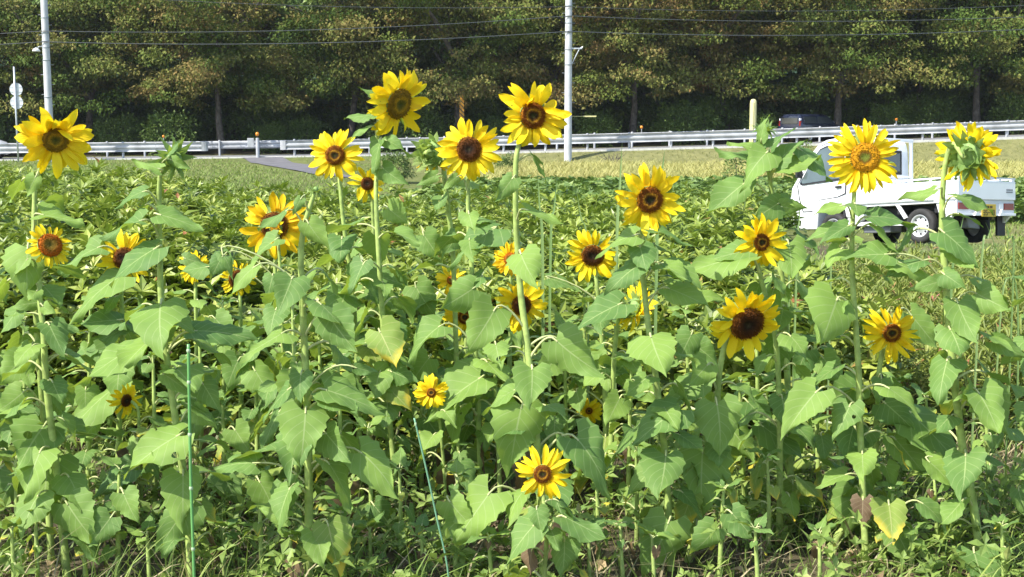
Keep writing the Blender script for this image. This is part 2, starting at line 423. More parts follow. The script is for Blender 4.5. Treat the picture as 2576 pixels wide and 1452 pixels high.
# ------------------------------------------------------------------ terrain
def sstep(a, b, x):
    t = np.clip((np.asarray(x, float) - a) / (b - a), 0, 1)
    return t * t * (3 - 2 * t)
def noise2(x, y, s=1.0, seed=0):
    x = np.asarray(x, float) * s + seed * 17.3; y = np.asarray(y, float) * s + seed * 5.1
    return (np.sin(x * 1.0 + 1.3 * np.sin(y * 0.7)) + np.sin(y * 1.13 + 1.7 * np.sin(x * 0.61 + 2)) + 0.6 * np.sin(2.3 * x + 1.9 * y) + 0.4 * np.sin(4.1 * x - 3.7 * y)) / 3.0
def road_z(x):
    x = np.clip(x, -38, 45)
    return 0.571 + 0.0224 * x + 0.000289 * x * x
ROAD0, ROAD1 = 61.0, 68.6
def gz(x, y):
    x = np.asarray(x, float); y = np.asarray(y, float)
    right = np.interp(y, [-10, 7, 14, 19.5, 23.6, 40, 55, 57], [0, 0, -0.08, -0.15, -0.54, -0.47, -0.25, 0.0])
    left = np.interp(y, [-10, 7, 14, 24, 38, 50, 57], [0, 0, -0.05, -0.1, -0.06, 0.04, 0.14])
    w = sstep(-9, -4, x)
    z = left * (1 - w) + right * w
    k = sstep(58, 61, y)
    z = z * (1 - k) + road_z(x) * k
    z = z + 0.0 * x
    hill = sstep(88, 150, y) * 34
    back = sstep(69, 76, y) * 0.3
    return z + hill + back + 0.02 * noise2(x, y, 1.5) * (y < 60)
def gp(x, y):
    return Vector((x, y, float(gz(x, y))))
def build_ground():
    xs = np.concatenate([[-400, -200, -110], np.linspace(-70, 70, 141), [110, 200, 400]])
    ys = np.concatenate([[-200, -60, -12], np.linspace(-5, 30, 71), np.linspace(30.5, 90, 120), np.linspace(92, 160, 24), [220, 320, 500]])
    X, Y = np.meshgrid(xs, ys)
    Z = gz(X, Y)
    V = np.stack([X.ravel(), Y.ravel(), Z.ravel()], 1)
    nx, ny = len(xs), len(ys)
    i = np.arange(nx * ny).reshape(ny, nx)
    Fq = np.stack([i[:-1, :-1], i[:-1, 1:], i[1:, 1:], i[1:, :-1]], -1).reshape(-1, 4)
    x, y = V[:, 0], V[:, 1]
    grass = np.array([0.12, 0.15, 0.045]); dry = np.array([0.21, 0.20, 0.085]); soil = np.array([0.13, 0.10, 0.07]); wood = np.array([0.06, 0.05, 0.03])
    hill = np.array([0.03, 0.06, 0.035])
    n = 0.5 + 0.5 * noise2(x, y, 0.8)
    c = grass[None] * (1 - 0.5 * n[:, None]) + dry[None] * 0.5 * n[:, None]
    def blend(c, k, tgt): return c * (1 - k[:, None]) + tgt[None] * k[:, None]
    c = blend(c, (1 - sstep(19, 22, y)) * (1 - sstep(3.4, 5.0, x - 0.12 * y)) * 0.85, soil)
    c = blend(c, sstep(55, 57, y) * sstep(-6, -2, x) * 0.7, dry)
    c = blend(c, sstep(19, 21, y) * (1 - sstep(30, 34, y)) * sstep(7, 9, x) * 0.6, dry)
    c = blend(c, sstep(69, 71, y), wood)
    c = blend(c, sstep(88, 96, y), hill)
    o = mesh_np('field_ground', V, Fq, M['ground'], attr={'gcol': c})
    return tag(o, 'gently sloping field ground of soil and grass', 'ground', kind='structure')
build_ground()
def strip(name, pts_l, pts_r, lift, mat, label, cat):
    V = []; n = len(pts_l); m = 5
    for a, b in zip(pts_l, pts_r):
        for k in range(m):
            t = k / (m - 1)
            x = a[0] * (1 - t) + b[0] * t; y = a[1] * (1 - t) + b[1] * t
            V.append((x, y, float(gz(x, y)) + lift))
    i = np.arange(n * m).reshape(n, m)
    Fq = np.stack([i[:-1, :-1], i[:-1, 1:], i[1:, 1:], i[1:, :-1]], -1).reshape(-1, 4)
    o = mesh_np(name, V, Fq, mat)
    return tag(o, label, cat, kind='structure')
xs = np.linspace(-60, 60, 61)
def flat(name, y0, y1, lift, mat, label, cat, xs=xs):
    V = [(x, y, float(road_z(x)) + lift) for x in xs for y in (y0, y1)]
    i = np.arange(len(xs) * 2).reshape(-1, 2)
    Fq = np.stack([i[:-1, 0], i[1:, 0], i[1:, 1], i[:-1, 1]], -1)
    return tag(mesh_np(name, V, Fq, mat, smooth=False), label, cat, kind='structure')
flat('road', ROAD0 + 0.2, ROAD1, 0.012, M['asphalt'], 'raised two lane asphalt road behind the guardrails', 'road')
flat('road_edge_line', ROAD0 + 0.75, ROAD0 + 0.92, 0.018, M['line'], 'white painted edge line on the near side of the road', 'road marking')
flat('far_edge_line', ROAD1 - 0.9, ROAD1 - 0.73, 0.018, M['line'], 'white painted edge line on the far side of the road', 'road marking')
# concrete kerb along the road foot
kb = MB()
for x0 in np.arange(-60, 60, 2.0):
    z0 = float(road_z(x0)); z1 = float(road_z(x0 + 2))
    kb.add([(x0, 60.72, z0 - 0.3), (x0 + 1.99, 60.72, z1 - 0.3), (x0 + 1.99, 60.95, z1 - 0.3), (x0, 60.95, z0 - 0.3), (x0, 60.72, z0 + 0.06), (x0 + 1.99, 60.72, z1 + 0.06), (x0 + 1.99, 60.95, z1 + 0.06), (x0, 60.95, z0 + 0.06)],
           [(0, 1, 5, 4), (1, 2, 6, 5), (2, 3, 7, 6), (3, 0, 4, 7), (4, 5, 6, 7), (0, 3, 2, 1)])
tag(kb.build('kerb', M['kerb']), 'pale concrete kerb along the foot of the guardrail', 'kerb', kind='structure')
ts = np.linspace(0, 1, 30)
def pathc(t):
    P = [(-12.2, 61.6), (-10.8, 57.8), (-8.9, 53.2), (-6.7, 48.6)]
    b = [(1 - t) ** 3, 3 * t * (1 - t) ** 2, 3 * t * t * (1 - t), t ** 3]
    return sum(w * p[0] for w, p in zip(b, P)), sum(w * p[1] for w, p in zip(b, P))
pl = [(pathc(t)[0] - 0.95, pathc(t)[1]) for t in ts]
pr = [(pathc(t)[0] + 0.95, pathc(t)[1]) for t in ts]
strip('field_path', pl, pr, 0.03, M['path'], 'grey asphalt ramp leading down from the gap in the guardrail', 'path')

# ------------------------------------------------------------------ bulk leaves and blades
def unit(a):
    return a / np.maximum(np.linalg.norm(a, axis=1, keepdims=True), 1e-9)
def leaf_arrays(P, D, Nn, L, W, fold=0.25, droop=0.15, widest=0.45):
    """folded leaves: P base (n,3), D direction, Nn normal, L length, W width -> vertices, quads"""
    D = unit(D); B = unit(np.cross(D, Nn)); Nn = np.cross(B, D)
    L = L[:, None]; W = W[:, None]
    b = P; t = P + D * L - Nn * L * droop
    mid = P + D * L * widest
    r = mid + B * W * 0.5 + Nn * W * fold * 0.5
    l = mid - B * W * 0.5 + Nn * W * fold * 0.5
    n = len(P)
    V = np.stack([b, r, t, l, mid], 1).reshape(-1, 3)
    i = np.arange(n)[:, None] * 5
    Fq = np.concatenate([i + np.array([[0, 1, 2, 4]]), i + np.array([[0, 4, 2, 3]])], 0)
    return V, Fq
def blade_arrays(P, H, W, lean, az, curve=0.5):
    n = len(P)
    dirh = np.stack([np.cos(az), np.sin(az), np.zeros(n)], 1)
    side = np.stack([-np.sin(az + 0.6), np.cos(az + 0.6), np.zeros(n)], 1)
    up = np.array([[0, 0, 1.0]])
    pts = []
    for t, w in ((0, 1.0), (0.55, 0.8), (1.0, 0.06)):
        c = P + up * (H * t * (1 - 0.3 * lean * t))[:, None] + dirh * (H * lean * (t ** (1 + curve)))[:, None]
        pts += [c - side * (W * w * 0.5)[:, None], c + side * (W * w * 0.5)[:, None]]
    V = np.stack(pts, 1).reshape(-1, 3)
    i = np.arange(n)[:, None] * 6
    Fq = np.concatenate([i + np.array([[0, 1, 3, 2]]), i + np.array([[2, 3, 5, 4]])], 0)
    return V, Fq
class Bulk:
    def __init__(self): self.V = []; self.F = []; self.a = []; self.n = 0
    def add(self, V, Fq, var, per):
        self.V.append(V); self.F.append(Fq + self.n); self.n += len(V); self.a.append(np.repeat(var, per))
    def leaves(self, P, D, Nn, L, W, var, **k):
        V, Fq = leaf_arrays(P, D, Nn, L, W, **k); self.add(V, Fq, var, 5)
    def blades(self, P, H, W, lean, az, var, **k):
        V, Fq = blade_arrays(P, H, W, lean, az, **k); self.add(V, Fq, var, 6)
    def build(self, name, mat, parent=None, smooth=False):
        return mesh_np(name, np.concatenate(self.V), np.concatenate(self.F), mat, parent, attr={'var': np.concatenate(self.a)}, smooth=smooth)
def wedge_points(n, y0, y1, xl, xr, dens_pow=1.0):
    """random ground points; xl, xr are functions of y"""
    y = y0 + (y1 - y0) * rng.random(n) ** dens_pow
    a, b = xl(y), xr(y)
    return a + (b - a) * rng.random(n), y
def shoots(bulk, X, Y, Z, nleaf, L, W, elev, tilt=0.25, levels=2, gap=0.03, varlo=0.0, varhi=1.0):
    """leafy shoot tips: whorls of leaves round a short axis"""
    n = len(X)
    ax = np.stack([rng.normal(0, tilt, n), rng.normal(0, tilt, n), np.ones(n)], 1); ax = unit(ax)
    e1 = unit(np.cross(ax, np.array([[0.3, 1, 0.1]]))); e2 = np.cross(ax, e1)
    sv = rng.random(n)
    for lv in range(levels):
        for k in range(nleaf):
            ph = 2 * np.pi * k / nleaf + lv * 0.6 + rng.normal(0, 0.25, n)
            el = elev - 0.35 * lv + rng.normal(0, 0.22, n)
            rad = e1 * np.cos(ph)[:, None] + e2 * np.sin(ph)[:, None]
            D = rad * np.cos(el)[:, None] + ax * np.sin(el)[:, None]
            Nn = ax * np.cos(el)[:, None] - rad * np.sin(el)[:, None]
            P = np.stack([X, Y, Z], 1) - ax * (lv * gap)
            s = (0.75 + 0.5 * rng.random(n)) * (1 + 0.15 * lv)
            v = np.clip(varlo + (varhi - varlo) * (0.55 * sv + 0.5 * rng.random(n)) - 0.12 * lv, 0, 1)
            bulk.leaves(P, D, Nn, L * s, W * s, v, fold=0.35, droop=0.12)

# dense leafy crop behind the sunflowers
def crop_right(y): return np.minimum(0.44 * y, np.interp(y, [6, 8, 10, 14, 20.5], [1.9, 2.0, 2.1, 2.75, 3.9]))
def crop_h(x, y):
    u = x / y
    h = 0.74 + 0.36 * sstep(-0.14, -0.32, u) + 0.06 * sstep(0.05, 0.2, u)
    m = 0.5 + 0.5 * noise2(x, y, 2.6, 3)
    row = 0.5 + 0.5 * np.cos(2 * np.pi * (y + 0.25 * np.sin(x)) / 1.35)
    return h * (0.72 + 0.20 * m + 0.10 * row)
b = Bulk()
n = 12500
X, Y = wedge_points(n, 6.7, 20.5, lambda y: -0.46 * y - 0.6, crop_right, 1.0)
h = crop_h(X, Y)
depth = rng.random(n) ** 2.2 * 0.34
Z = gz(X, Y) + h - depth + rng.normal(0, 0.03, n) + (rng.random(n) < 0.13) * rng.random(n) * 0.24
sc_ = 1 + 0.35 * sstep(9, 14, Y)
shoots(b, X, Y, Z, 6, 0.098 * sc_, 0.036 * sc_, 0.55, levels=2)
n = 5200                                                     # the face of the bed towards the sunflowers
X, Y = wedge_points(n, 6.2, 7.6, lambda y: -0.46 * y - 0.6, crop_right)
Z = gz(X, Y) + rng.random(n) * crop_h(X, Y)
shoots(b, X, Y, Z, 6, 0.095, 0.036, 0.35, tilt=0.5, levels=1)
tag(b.build('leafy_crop', M['crop']), 'dense bed of leafy green shrubs behind the sunflowers', 'crop', kind='stuff')
# far bean field
b = Bulk()
n = 9500
X, Y = wedge_points(n, 22.5, 39.5, lambda y: np.interp(y, [22, 26, 40], [-5.5, -3.5, -1.0]), lambda y: 0.46 * y + 1.0)
ok = ~((X > 5.2) & (Y < 27.5) & (X < 9.8)) ; ok &= ~((X > 7.5) & (Y < 29))
X, Y = X[ok], Y[ok]
Z = gz(X, Y) + 0.62 + 0.1 * noise2(X, Y, 2.1) - rng.random(len(X)) ** 2 * 0.35
shoots(b, X, Y, Z, 5, 0.17, 0.13, 0.15, tilt=0.35, levels=2, gap=0.08)
tag(b.build('bean_field', M['bean']), 'field of round leaved dark green beans in front of the rice', 'crop', kind='stuff')
# ripe rice strip
b = Bulk()
n = 60000
X, Y = wedge_points(n, 43.0, 55.5, lambda y: -2.5 - 0.0 * y, lambda y: 0.46 * y + 4)
Pz = np.stack([X, Y, gz(X, Y) + 0.28 * rng.random(n)], 1)
b.blades(Pz, 0.42 + 0.12 * rng.random(n) + 0.05 * noise2(X, Y, 0.8), 0.022 + 0.014 * rng.random(n), 0.35 + 0.5 * rng.random(n), rng.random(n) * 6.28, np.clip(rng.random(n) * 0.8 + 0.2 * noise2(X, Y, 0.9, 4), 0, 1))
tag(b.build('rice_field', M['rice']), 'strip of ripe golden rice below the road bank', 'rice', kind='stuff')
# verge grass on the bank and the left slope
b = Bulk()
n = 62000
X, Y = wedge_points(n, 22, 60.6, lambda y: -0.46 * y - 2, lambda y: 0.46 * y + 3)
on_path = np.zeros(n, bool)
for t in np.linspace(0, 1, 60):
    px, py = pathc(t); on_path |= (np.abs(X - px) < 1.45) & (np.abs(Y - py) < 0.5)
ok = ~on_path & ((X < -4 + 0.06 * (40 - Y)) | (Y > 55.5) | (Y < 43.5) & (Y > 39) | (Y > 21) & (X > 7.3) & (Y < 31))
ok &= ~((X > 5.0) & (X < 9.6) & (Y < 26.0))
X, Y = X[ok], Y[ok]; n = len(X)
dryness = np.clip(0.08 + 0.5 * sstep(54, 57, Y) * sstep(-6, -2, X) + 0.2 * noise2(X, Y, 0.7, 2) + 0.4 * (rng.random(n) - 0.4), 0, 1)
b.blades(np.stack([X, Y, gz(X, Y) - 0.01], 1), 0.06 + 0.10 * rng.random(n), 0.022 + 0.014 * rng.random(n), 0.3 + 0.6 * rng.random(n), rng.random(n) * 6.28, dryness)
tag(b.build('verge_grass', M['bank_blade']), 'short dry and green grass on the bank and the left slope', 'grass', kind='stuff')
# pale meadow grass on the right, in front of and round the truck
b = Bulk()
n = 15000
X, Y = wedge_points(n, 9.5, 22.5, lambda y: crop_right(y) - 0.2, lambda y: 0.46 * y + 1.0)
near = 1 - sstep(14, 19, Y)
b.blades(np.stack([X, Y, gz(X, Y) - 0.01], 1), (0.04 + 0.05 * rng.random(n)) * (1 + 2.6 * near * rng.random(n)), 0.008 + 0.012 * rng.random(n), 0.25 + 0.6 * rng.random(n), rng.random(n) * 6.28, np.clip(0.15 + rng.random(n) * 0.75 + 0.15 * noise2(X, Y, 1.2), 0, 1))
n = 500
X, Y = wedge_points(n, 6.5, 11, lambda y: 0.34 * y, lambda y: 0.46 * y + 0.4)
b.blades(np.stack([X, Y, gz(X, Y)], 1), 0.35 + 0.45 * rng.random(n), 0.008 + 0.009 * rng.random(n), 0.2 + 0.5 * rng.random(n), rng.random(n) * 6.28, rng.random(n) * 0.9)
tag(b.build('meadow_grass', M['blade']), 'pale green meadow grass around and in front of the truck', 'grass', kind='stuff')
# lance leaved weeds behind the right hand sunflowers
b = Bulk()
n = 1700
X, Y = wedge_points(n, 6.3, 12.5, lambda y: np.interp(y, [6, 9, 12.5], [1.5, 2.2, 3.2]), lambda y: 0.455 * y + 0.3)
top = 0.22 + 0.36 * rng.random(n)
for i, fz in enumerate((1.0, 0.86, 0.72, 0.58, 0.42)):
    shoots(b, X + rng.normal(0, .01, n), Y, gz(X, Y) + top * fz, 5, 0.10, 0.016, 0.75 - 0.1 * i, tilt=0.15, levels=1)
tag(b.build('lance_leaved_weeds', M['lance']), 'weeds with narrow leaves behind the right hand sunflowers', 'weeds', kind='stuff')
# undergrowth between the sunflower stems
b = Bulk()
wl = lambda y: -0.43 * y - 0.3
wr = lambda y: 0.43 * y + 0.3
for n, L_, W_, zt in ((4200, 0.034, 0.020, 0.15), (2600, 0.055, 0.026, 0.24), (2500, 0.020, 0.016, 0.06)):
    X, Y = wedge_points(n, 3.9, 7.0, wl, wr)
    ok = noise2(X, Y, 3.1, 6) + 0.5 * noise2(X, Y, 7.0, 2) > -0.25
    X, Y = X[ok], Y[ok]; n = len(X)
    Z = gz(X, Y) + 0.015 + rng.random(n) ** 1.8 * zt
    shoots(b, X, Y, Z, 4, L_, W_, 0.3, tilt=0.6, levels=1, varlo=0.0, varhi=0.88)
n = 9000
X, Y = wedge_points(n, 3.9, 7.0, wl, wr)
b.blades(np.stack([X, Y, gz(X, Y)], 1), (0.06 + 0.26 * rng.random(n) ** 2.5) * (0.7 + 0.5 * (noise2(X, Y, 2.3, 1) > 0)), 0.0035 + 0.006 * rng.random(n) ** 2, 0.3 + 0.8 * rng.random(n), rng.random(n) * 6.28, np.clip(rng.random(n) * 1.1, 0, 1))
n = 450                                                       # dry stalks lying about
X, Y = wedge_points(n, 3.9, 7.0, wl, wr)
b.blades(np.stack([X, Y, gz(X, Y) + 0.03], 1), 0.10 + 0.14 * rng.random(n), 0.004 + 0.004 * rng.random(n), 1.2 + 1.4 * rng.random(n), rng.random(n) * 6.28, np.full(n, 1.0))
tag(b.build('undergrowth', M['weed']), 'low weeds and grass on the ground between the sunflower stems', 'weeds', kind='stuff')
b = Bulk(); n = 900
X, Y = wedge_points(n, 3.9, 7.0, wl, wr)
b.leaves(np.stack([X, Y, gz(X, Y) + 0.02 + 0.03 * rng.random(n)], 1), np.concatenate([rng.normal(0, 1, (n, 2)), rng.normal(0, .3, (n, 1))], 1), unit(rng.normal(0, .35, (n, 3)) + np.array([0, 0, 1.0])), 0.03 + 0.05 * rng.random(n), 0.025 + 0.03 * rng.random(n), rng.random(n), fold=0.6, droop=0.3)
tag(b.build('leaf_litter', M['litter']), 'withered brown leaves lying on the soil under the sunflowers', 'leaf litter', kind='stuff')

# ------------------------------------------------------------------ trees behind the road
def tree_mesh(seed, H=10.5, spread=4.6, trunk_r=0.28, nclump=70, per=150, flat=0.42, leaf=0.23, zlow=0.30, skirt=0):
    """returns (trunk MB, crown Bulk): forked trunk, spreading limbs, layered clumps of leaves with gaps"""
    rd = random.Random(seed); rg = np.random.default_rng(seed)
    tb = MB(); ends = []
    def limb(p, d, L, r, lev):
        pts = [Vector(p)]; rr = [r]; d = Vector(d).normalized()
        n = 5
        for i in range(n):
            d = (d + Vector((rd.gauss(0, .16), rd.gauss(0, .16), rd.gauss(0.03, .10)))).normalized()
            pts.append(pts[-1] + d * (L / n)); rr.append(r * (1 - 0.6 * (i + 1) / n))
        tb.tube(pts, rr, 7 if lev < 2 else 5, cap=False)
        if lev >= 1:
            for q in pts[2:]: ends.append(q)
        if lev < 3:
            k = 3 if lev else 4
            for j in range(k):
                a = j * 6.283 / k + rd.uniform(0, 1.6)
                e = rd.uniform(0.25, 0.85) if lev else rd.uniform(0.5, 1.0)
                nd = Vector((math.cos(a) * math.cos(e), math.sin(a) * math.cos(e), math.sin(e)))
                limb(pts[-1 - (j % 2)], (nd + d * 0.6), L * rd.uniform(0.62, 0.85), rr[-1] * 0.95 + 0.012, lev + 1)
    lean = Vector((rd.uniform(-.5, .5), rd.uniform(-.3, .3), 1))
    limb((0, 0, -0.2), lean, H * 0.17, trunk_r, 0)
    E = np.array([tuple(e) for e in ends])
    sx = spread / max(1e-3, np.percentile(np.abs(E[:, :2]), 92)); sz = (H * 0.93) / E[:, 2].max()
    Vt = np.array(tb.v); k = np.clip((Vt[:, 2] - 1.2) / 2.5, 0, 1)
    Vt[:, :2] *= (1 + (sx - 1) * k)[:, None]; Vt[:, 2] *= sz
    tb.v = [tuple(v) for v in Vt]
    k = np.clip((E[:, 2] - 1.2) / 2.5, 0, 1)
    E[:, :2] *= (1 + (sx - 1) * k)[:, None]; E[:, 2] *= sz
    E = E[E[:, 2] > H * zlow]
    C = E[rg.choice(len(E), min(nclump, len(E)), replace=False)]
    if skirt:
        a = rg.random(skirt) * 6.283; rr_ = spread * (0.35 + 0.75 * rg.random(skirt))
        C = np.concatenate([C, np.stack([rr_ * np.cos(a), rr_ * np.sin(a), H * (0.24 + 0.34 * rg.random(skirt))], 1)])
    cb = Bulk()
    for c in C:
        out = np.array([c[0], c[1], 0]); out /= max(1e-3, np.linalg.norm(out))
        s = rg.uniform(0.45, 1.35); n = int(per * s * s)
        q = rg.normal(0, 1, (n, 3)); q /= np.linalg.norm(q, axis=1, keepdims=True); q *= (rg.random(n) ** 0.5)[:, None]
        P = c + q * np.array([s * 1.15, s * 1.15, s * flat]) + out * 0.15
        P[:, 2] -= 0.06 * np.linalg.norm(P[:, :2] - c[:2], axis=1) ** 2
        D = unit(rg.normal(0, 1, (n, 3)) + out * 0.8 + np.array([0, 0, -0.35]))
        Nn = unit(rg.normal(0, 0.55, (n, 3)) + np.array([0, 0, 1.0]))
        L = leaf * (0.7 + 0.7 * rg.random(n))
        cv = rg.uniform(0.04, 0.96)
        cb.leaves(P, D, Nn, L, L * 0.55, np.clip(cv + rg.normal(0, 0.16, n), 0.01, 0.99), fold=0.2, droop=0.25)
    return tb, cb
def make_tree(name, seed, loc, label, cat, mat, group, rot=0, **k):
    t = empty(name, loc, label, cat, group, (0, 0, rot))
    tb, cb = tree_mesh(seed, **k)
    tb.build('trunk', M['bark'], t, smooth=True)
    cb.build('crown', mat, t)
    return t
def copy_tree(o, loc, rot, label=None, scale=1.0):
    c = o.copy(); col.objects.link(c); c.location = loc; c.rotation_euler = (0, 0, rot); c.scale = (scale,) * 3
    if label: c['label'] = label
    for ch in o.children:
        d = ch.copy(); col.objects.link(d); d.parent = c
    return c
def tx(u, Y): return (u - 1288) * Y / F
GT = 'cherry trees in the row behind the road'
front = [  # u of trunk, Y, prototype, rotation, scale, label
    (-90, 72.5, 0, 0.4, 1.0, 'olive brown tree at the far left, partly cut by the photo edge'),
    (235, 73.5, 1, 1.9, 1.0, 'olive tree just right of the left utility pole'),
    (560, 71.5, 2, 0.0, 0.98, 'tree with a dark forked leaning trunk above the guardrail gap'),
    (880, 73.5, 3, 2.6, 1.04, 'tree behind the tallest left sunflower, pale bare limbs showing'),
    (1150, 72.5, 0, 3.7, 0.98, 'tree behind the orange striped marker pole'),
    (1400, 74.0, 1, 5.1, 1.0, 'tree right behind the middle utility pole'),
    (1590, 72.0, 2, 2.9, 1.0, 'brownish tree just right of the middle utility pole'),
    (1830, 74.0, 3, 0.9, 1.02, 'brownish tree behind the cream rounded post'),
    (2100, 72.0, 4, 0.3, 1.0, 'tree with a pale forked trunk beside the dark blue car'),
    (2300, 74.2, 1, 3.3, 0.98, 'tree behind the white truck cab'),
    (2450, 71.8, 2, 4.4, 1.03, 'tree with a pale leaning trunk above the back facing sunflower'),
    (2700, 73.0, 0, 5.6, 1.0, 'brownish tree at the far right, cut by the photo edge'),
]
protos = {}
for u, Y_, p, rot, sc, lab in front:
    x = tx(u, Y_); loc = gp(x, Y_)
    if p not in protos:
        protos[p] = make_tree('cherry_tree', 40 + p, loc, lab, 'tree', M['tree'], GT, rot, nclump=165, per=250, skirt=72, leaf=0.19, flat=0.5)
        protos[p].scale = (sc,) * 3
    else:
        copy_tree(protos[p], loc, rot, lab, sc)
tall = make_tree('tall_tree', 71, gp(tx(-200, 80), 80), 'taller dark green tree behind the front row of roadside trees', 'tree', M['tree_green'], 'taller trees behind the front row', 0.5, H=12.5, spread=5.0, nclump=120, per=170, leaf=0.27, zlow=0.12, skirt=45)
for i, u in enumerate((170, 520, 760, 1010, 1300, 1560, 1790, 2010, 2330, 2620, 2900)):
    Y_ = 79 + 2.5 * ((i * 7) % 3)
    copy_tree(tall, gp(tx(u, Y_), Y_), i * 1.7, None, 0.84 + 0.09 * ((i * 5) % 3))
def make_bush(name, seed, loc, label, cat, mat, group=None, rx=1.6, rz=1.3, n=2600, leaf=0.17, hollow=0.45):
    t = empty(name, loc, label, cat, group)
    rg = np.random.default_rng(seed)
    q = rg.normal(0, 1, (n, 3)); q /= np.linalg.norm(q, axis=1, keepdims=True)
    lump = 1 + 0.22 * np.sin(q[:, 0] * 5 + seed) * np.sin(q[:, 1] * 4.3 + 2) + 0.16 * np.sin(q[:, 2] * 6 + q[:, 0] * 4)
    q *= ((hollow + (1 - hollow) * rg.random(n)) * lump)[:, None]
    P = q * np.array([rx, rx, rz]) + np.array([0, 0, rz * 0.92]); P[:, 2] = np.maximum(P[:, 2], 0.02)
    D = unit(q + rg.normal(0, 0.5, (n, 3))); Nn = unit(rg.normal(0, .5, (n, 3)) + np.array([0, 0, 1.0]))
    L = leaf * (0.6 + 0.8 * rg.random(n))
    b = Bulk(); b.leaves(P, D, Nn, L, L * 0.5, np.clip(rg.random(n) * 0.6 + 0.3 * lump - 0.2, 0.01, 0.99), droop=0.2)
    b.build('foliage', mat, t)
    s = MB()
    for k in range(7):
        a = k * 0.9 + seed
        s.tube([(0.1 * math.cos(a), 0.1 * math.sin(a), -0.05), (0.3 * rx * math.cos(a), 0.3 * rx * math.sin(a), rz * 0.7), (0.55 * rx * math.cos(a), 0.55 * rx * math.sin(a), rz * 1.35)], [0.03 * rx, 0.022 * rx, 0.008 * rx], 5)
    s.build('stem', M['bark'], t)
    return t
ub = make_bush('understory_bush', 5, gp(tx(60, 75), 75), 'dark green bush at the foot of the roadside trees', 'bush', M['tree_green'], 'bushes under the roadside trees', rx=2.5, rz=2.0, n=4200, leaf=0.26)
for i, u in enumerate((-60, 130, 270, 390, 520, 620, 740, 990, 1130, 1290, 1440, 1560, 1740, 1860, 2150, 2280, 2420, 2490, 2600)):
    copy_tree(ub, gp(tx(u, 77.5), 77.5), i * 1.3, None, 1.15 + 0.25 * ((i * 5) % 3) / 2)
for i, u in enumerate((-140, 200, 330, 450, 680, 800, 930, 1060, 1230, 1330, 1490, 1680, 1790, 1930, 2020, 2200, 2350, 2540, 2640)):
    Y_ = 74.0 + 1.5 * ((i * 3) % 4)
    copy_tree(ub, gp(tx(u, Y_), Y_), i * 2.1, None, 0.75 + 0.3 * ((i * 7) % 4) / 3)
for i, u in enumerate((-30, 95, 305, 430, 690, 770, 985, 1060, 1260, 1500, 1700, 1745, 1905, 2230, 2330, 2560)):
    copy_tree(ub, gp(tx(u, 70.8 + 0.5 * (i % 3)), 70.8 + 0.5 * (i % 3)), i * 2.9, None, 0.42 + 0.2 * ((i * 5) % 4) / 3)
# wooded hillside far behind
b = Bulk()
n = 30000
X = rng.uniform(-75, 75, n); Y = rng.uniform(88, 135, n)
Z = gz(X, Y) + rng.random(n) * 2.5
b.leaves(np.stack([X, Y, Z], 1), rng.normal(0, 1, (n, 3)), unit(rng.normal(0, .5, (n, 3)) + np.array([0, -.3, 1.0])), 0.4 + 0.5 * rng.random(n), 0.3 + 0.35 * rng.random(n), np.clip(0.5 + 0.3 * noise2(X, Y, 0.3) + 0.3 * (rng.random(n) - .5), 0, 1))
tag(b.build('hillside_forest', M['forest']), 'dark wooded hillside seen through gaps in the trees', 'forest', kind='stuff')

# single bushes on the verge
make_bush('round_bush', 9, gp(tx(995, 48), 48) , 'round dark green bush left of the pale flower bud', 'bush', M['tree_green'], None, rx=0.62, rz=0.62, n=2600, leaf=0.09, hollow=0.6)
make_bush('round_bush', 12, gp(tx(1272, 50), 50), 'small dark green bush behind the flower by the middle pole', 'bush', M['tree_green'], None, rx=0.5, rz=0.55, n=1600, leaf=0.09)
t = empty('bare_shrub', gp(tx(1541, 57.6), 57.6), 'small leafless shrub on the dry bank below the guardrail', 'shrub')
s = MB()
for k in range(9):
    a = k * 0.7; r_ = 0.45 + 0.2 * ((k * 5) % 3)
    s.tube([(0, 0, -0.05), (0.35 * r_ * math.cos(a), 0.35 * r_ * math.sin(a), 0.3), (r_ * math.cos(a), r_ * math.sin(a), 0.5 + 0.12 * (k % 3))], [0.025, 0.016, 0.006], 5)
    s.tube([(0.35 * r_ * math.cos(a), 0.35 * r_ * math.sin(a), 0.3), (0.5 * r_ * math.cos(a + 0.5), 0.5 * r_ * math.sin(a + 0.5), 0.62)], [0.013, 0.005], 4)
s.build('branches', M['bark'], t)
def sapling(loc, H, label, seed):
    t = empty('sapling', loc, label, 'sapling')
    rg = np.random.default_rng(seed)
    MB().tube([(0, 0, -0.05), (0.03, 0, H * 0.5), (0.0, 0.02, H * 0.97)], [0.025, 0.018, 0.006], 6).build('trunk', M['bark'], t)
    n = 420
    z = H * (0.3 + 0.7 * rg.random(n)); r_ = 0.36 * (0.35 + 0.65 * np.sin(np.clip((z / H - 0.25) / 0.75, 0, 1) * 3.0)) * rg.random(n) ** 0.5
    a = rg.random(n) * 6.28
    P = np.stack([r_ * np.cos(a), r_ * np.sin(a), z], 1)
    D = unit(np.stack([np.cos(a), np.sin(a), rg.normal(0.2, .5, n)], 1))
    b = Bulk(); b.leaves(P, D, unit(rg.normal(0, .4, (n, 3)) + np.array([0, 0, 1.])), 0.13 * (0.6 + 0.8 * rg.random(n)), 0.05 * (0.7 + 0.6 * rg.random(n)), rg.random(n))
    b.build('crown', M['bean'], t)
sapling(gp(tx(2022, 40), 40), 1.75, 'thin leafy sapling in front of the guardrail left of the truck', 3)
sapling(gp(tx(1848, 41), 41), 1.3, 'thin dark sapling behind the tall budding sunflower', 4)

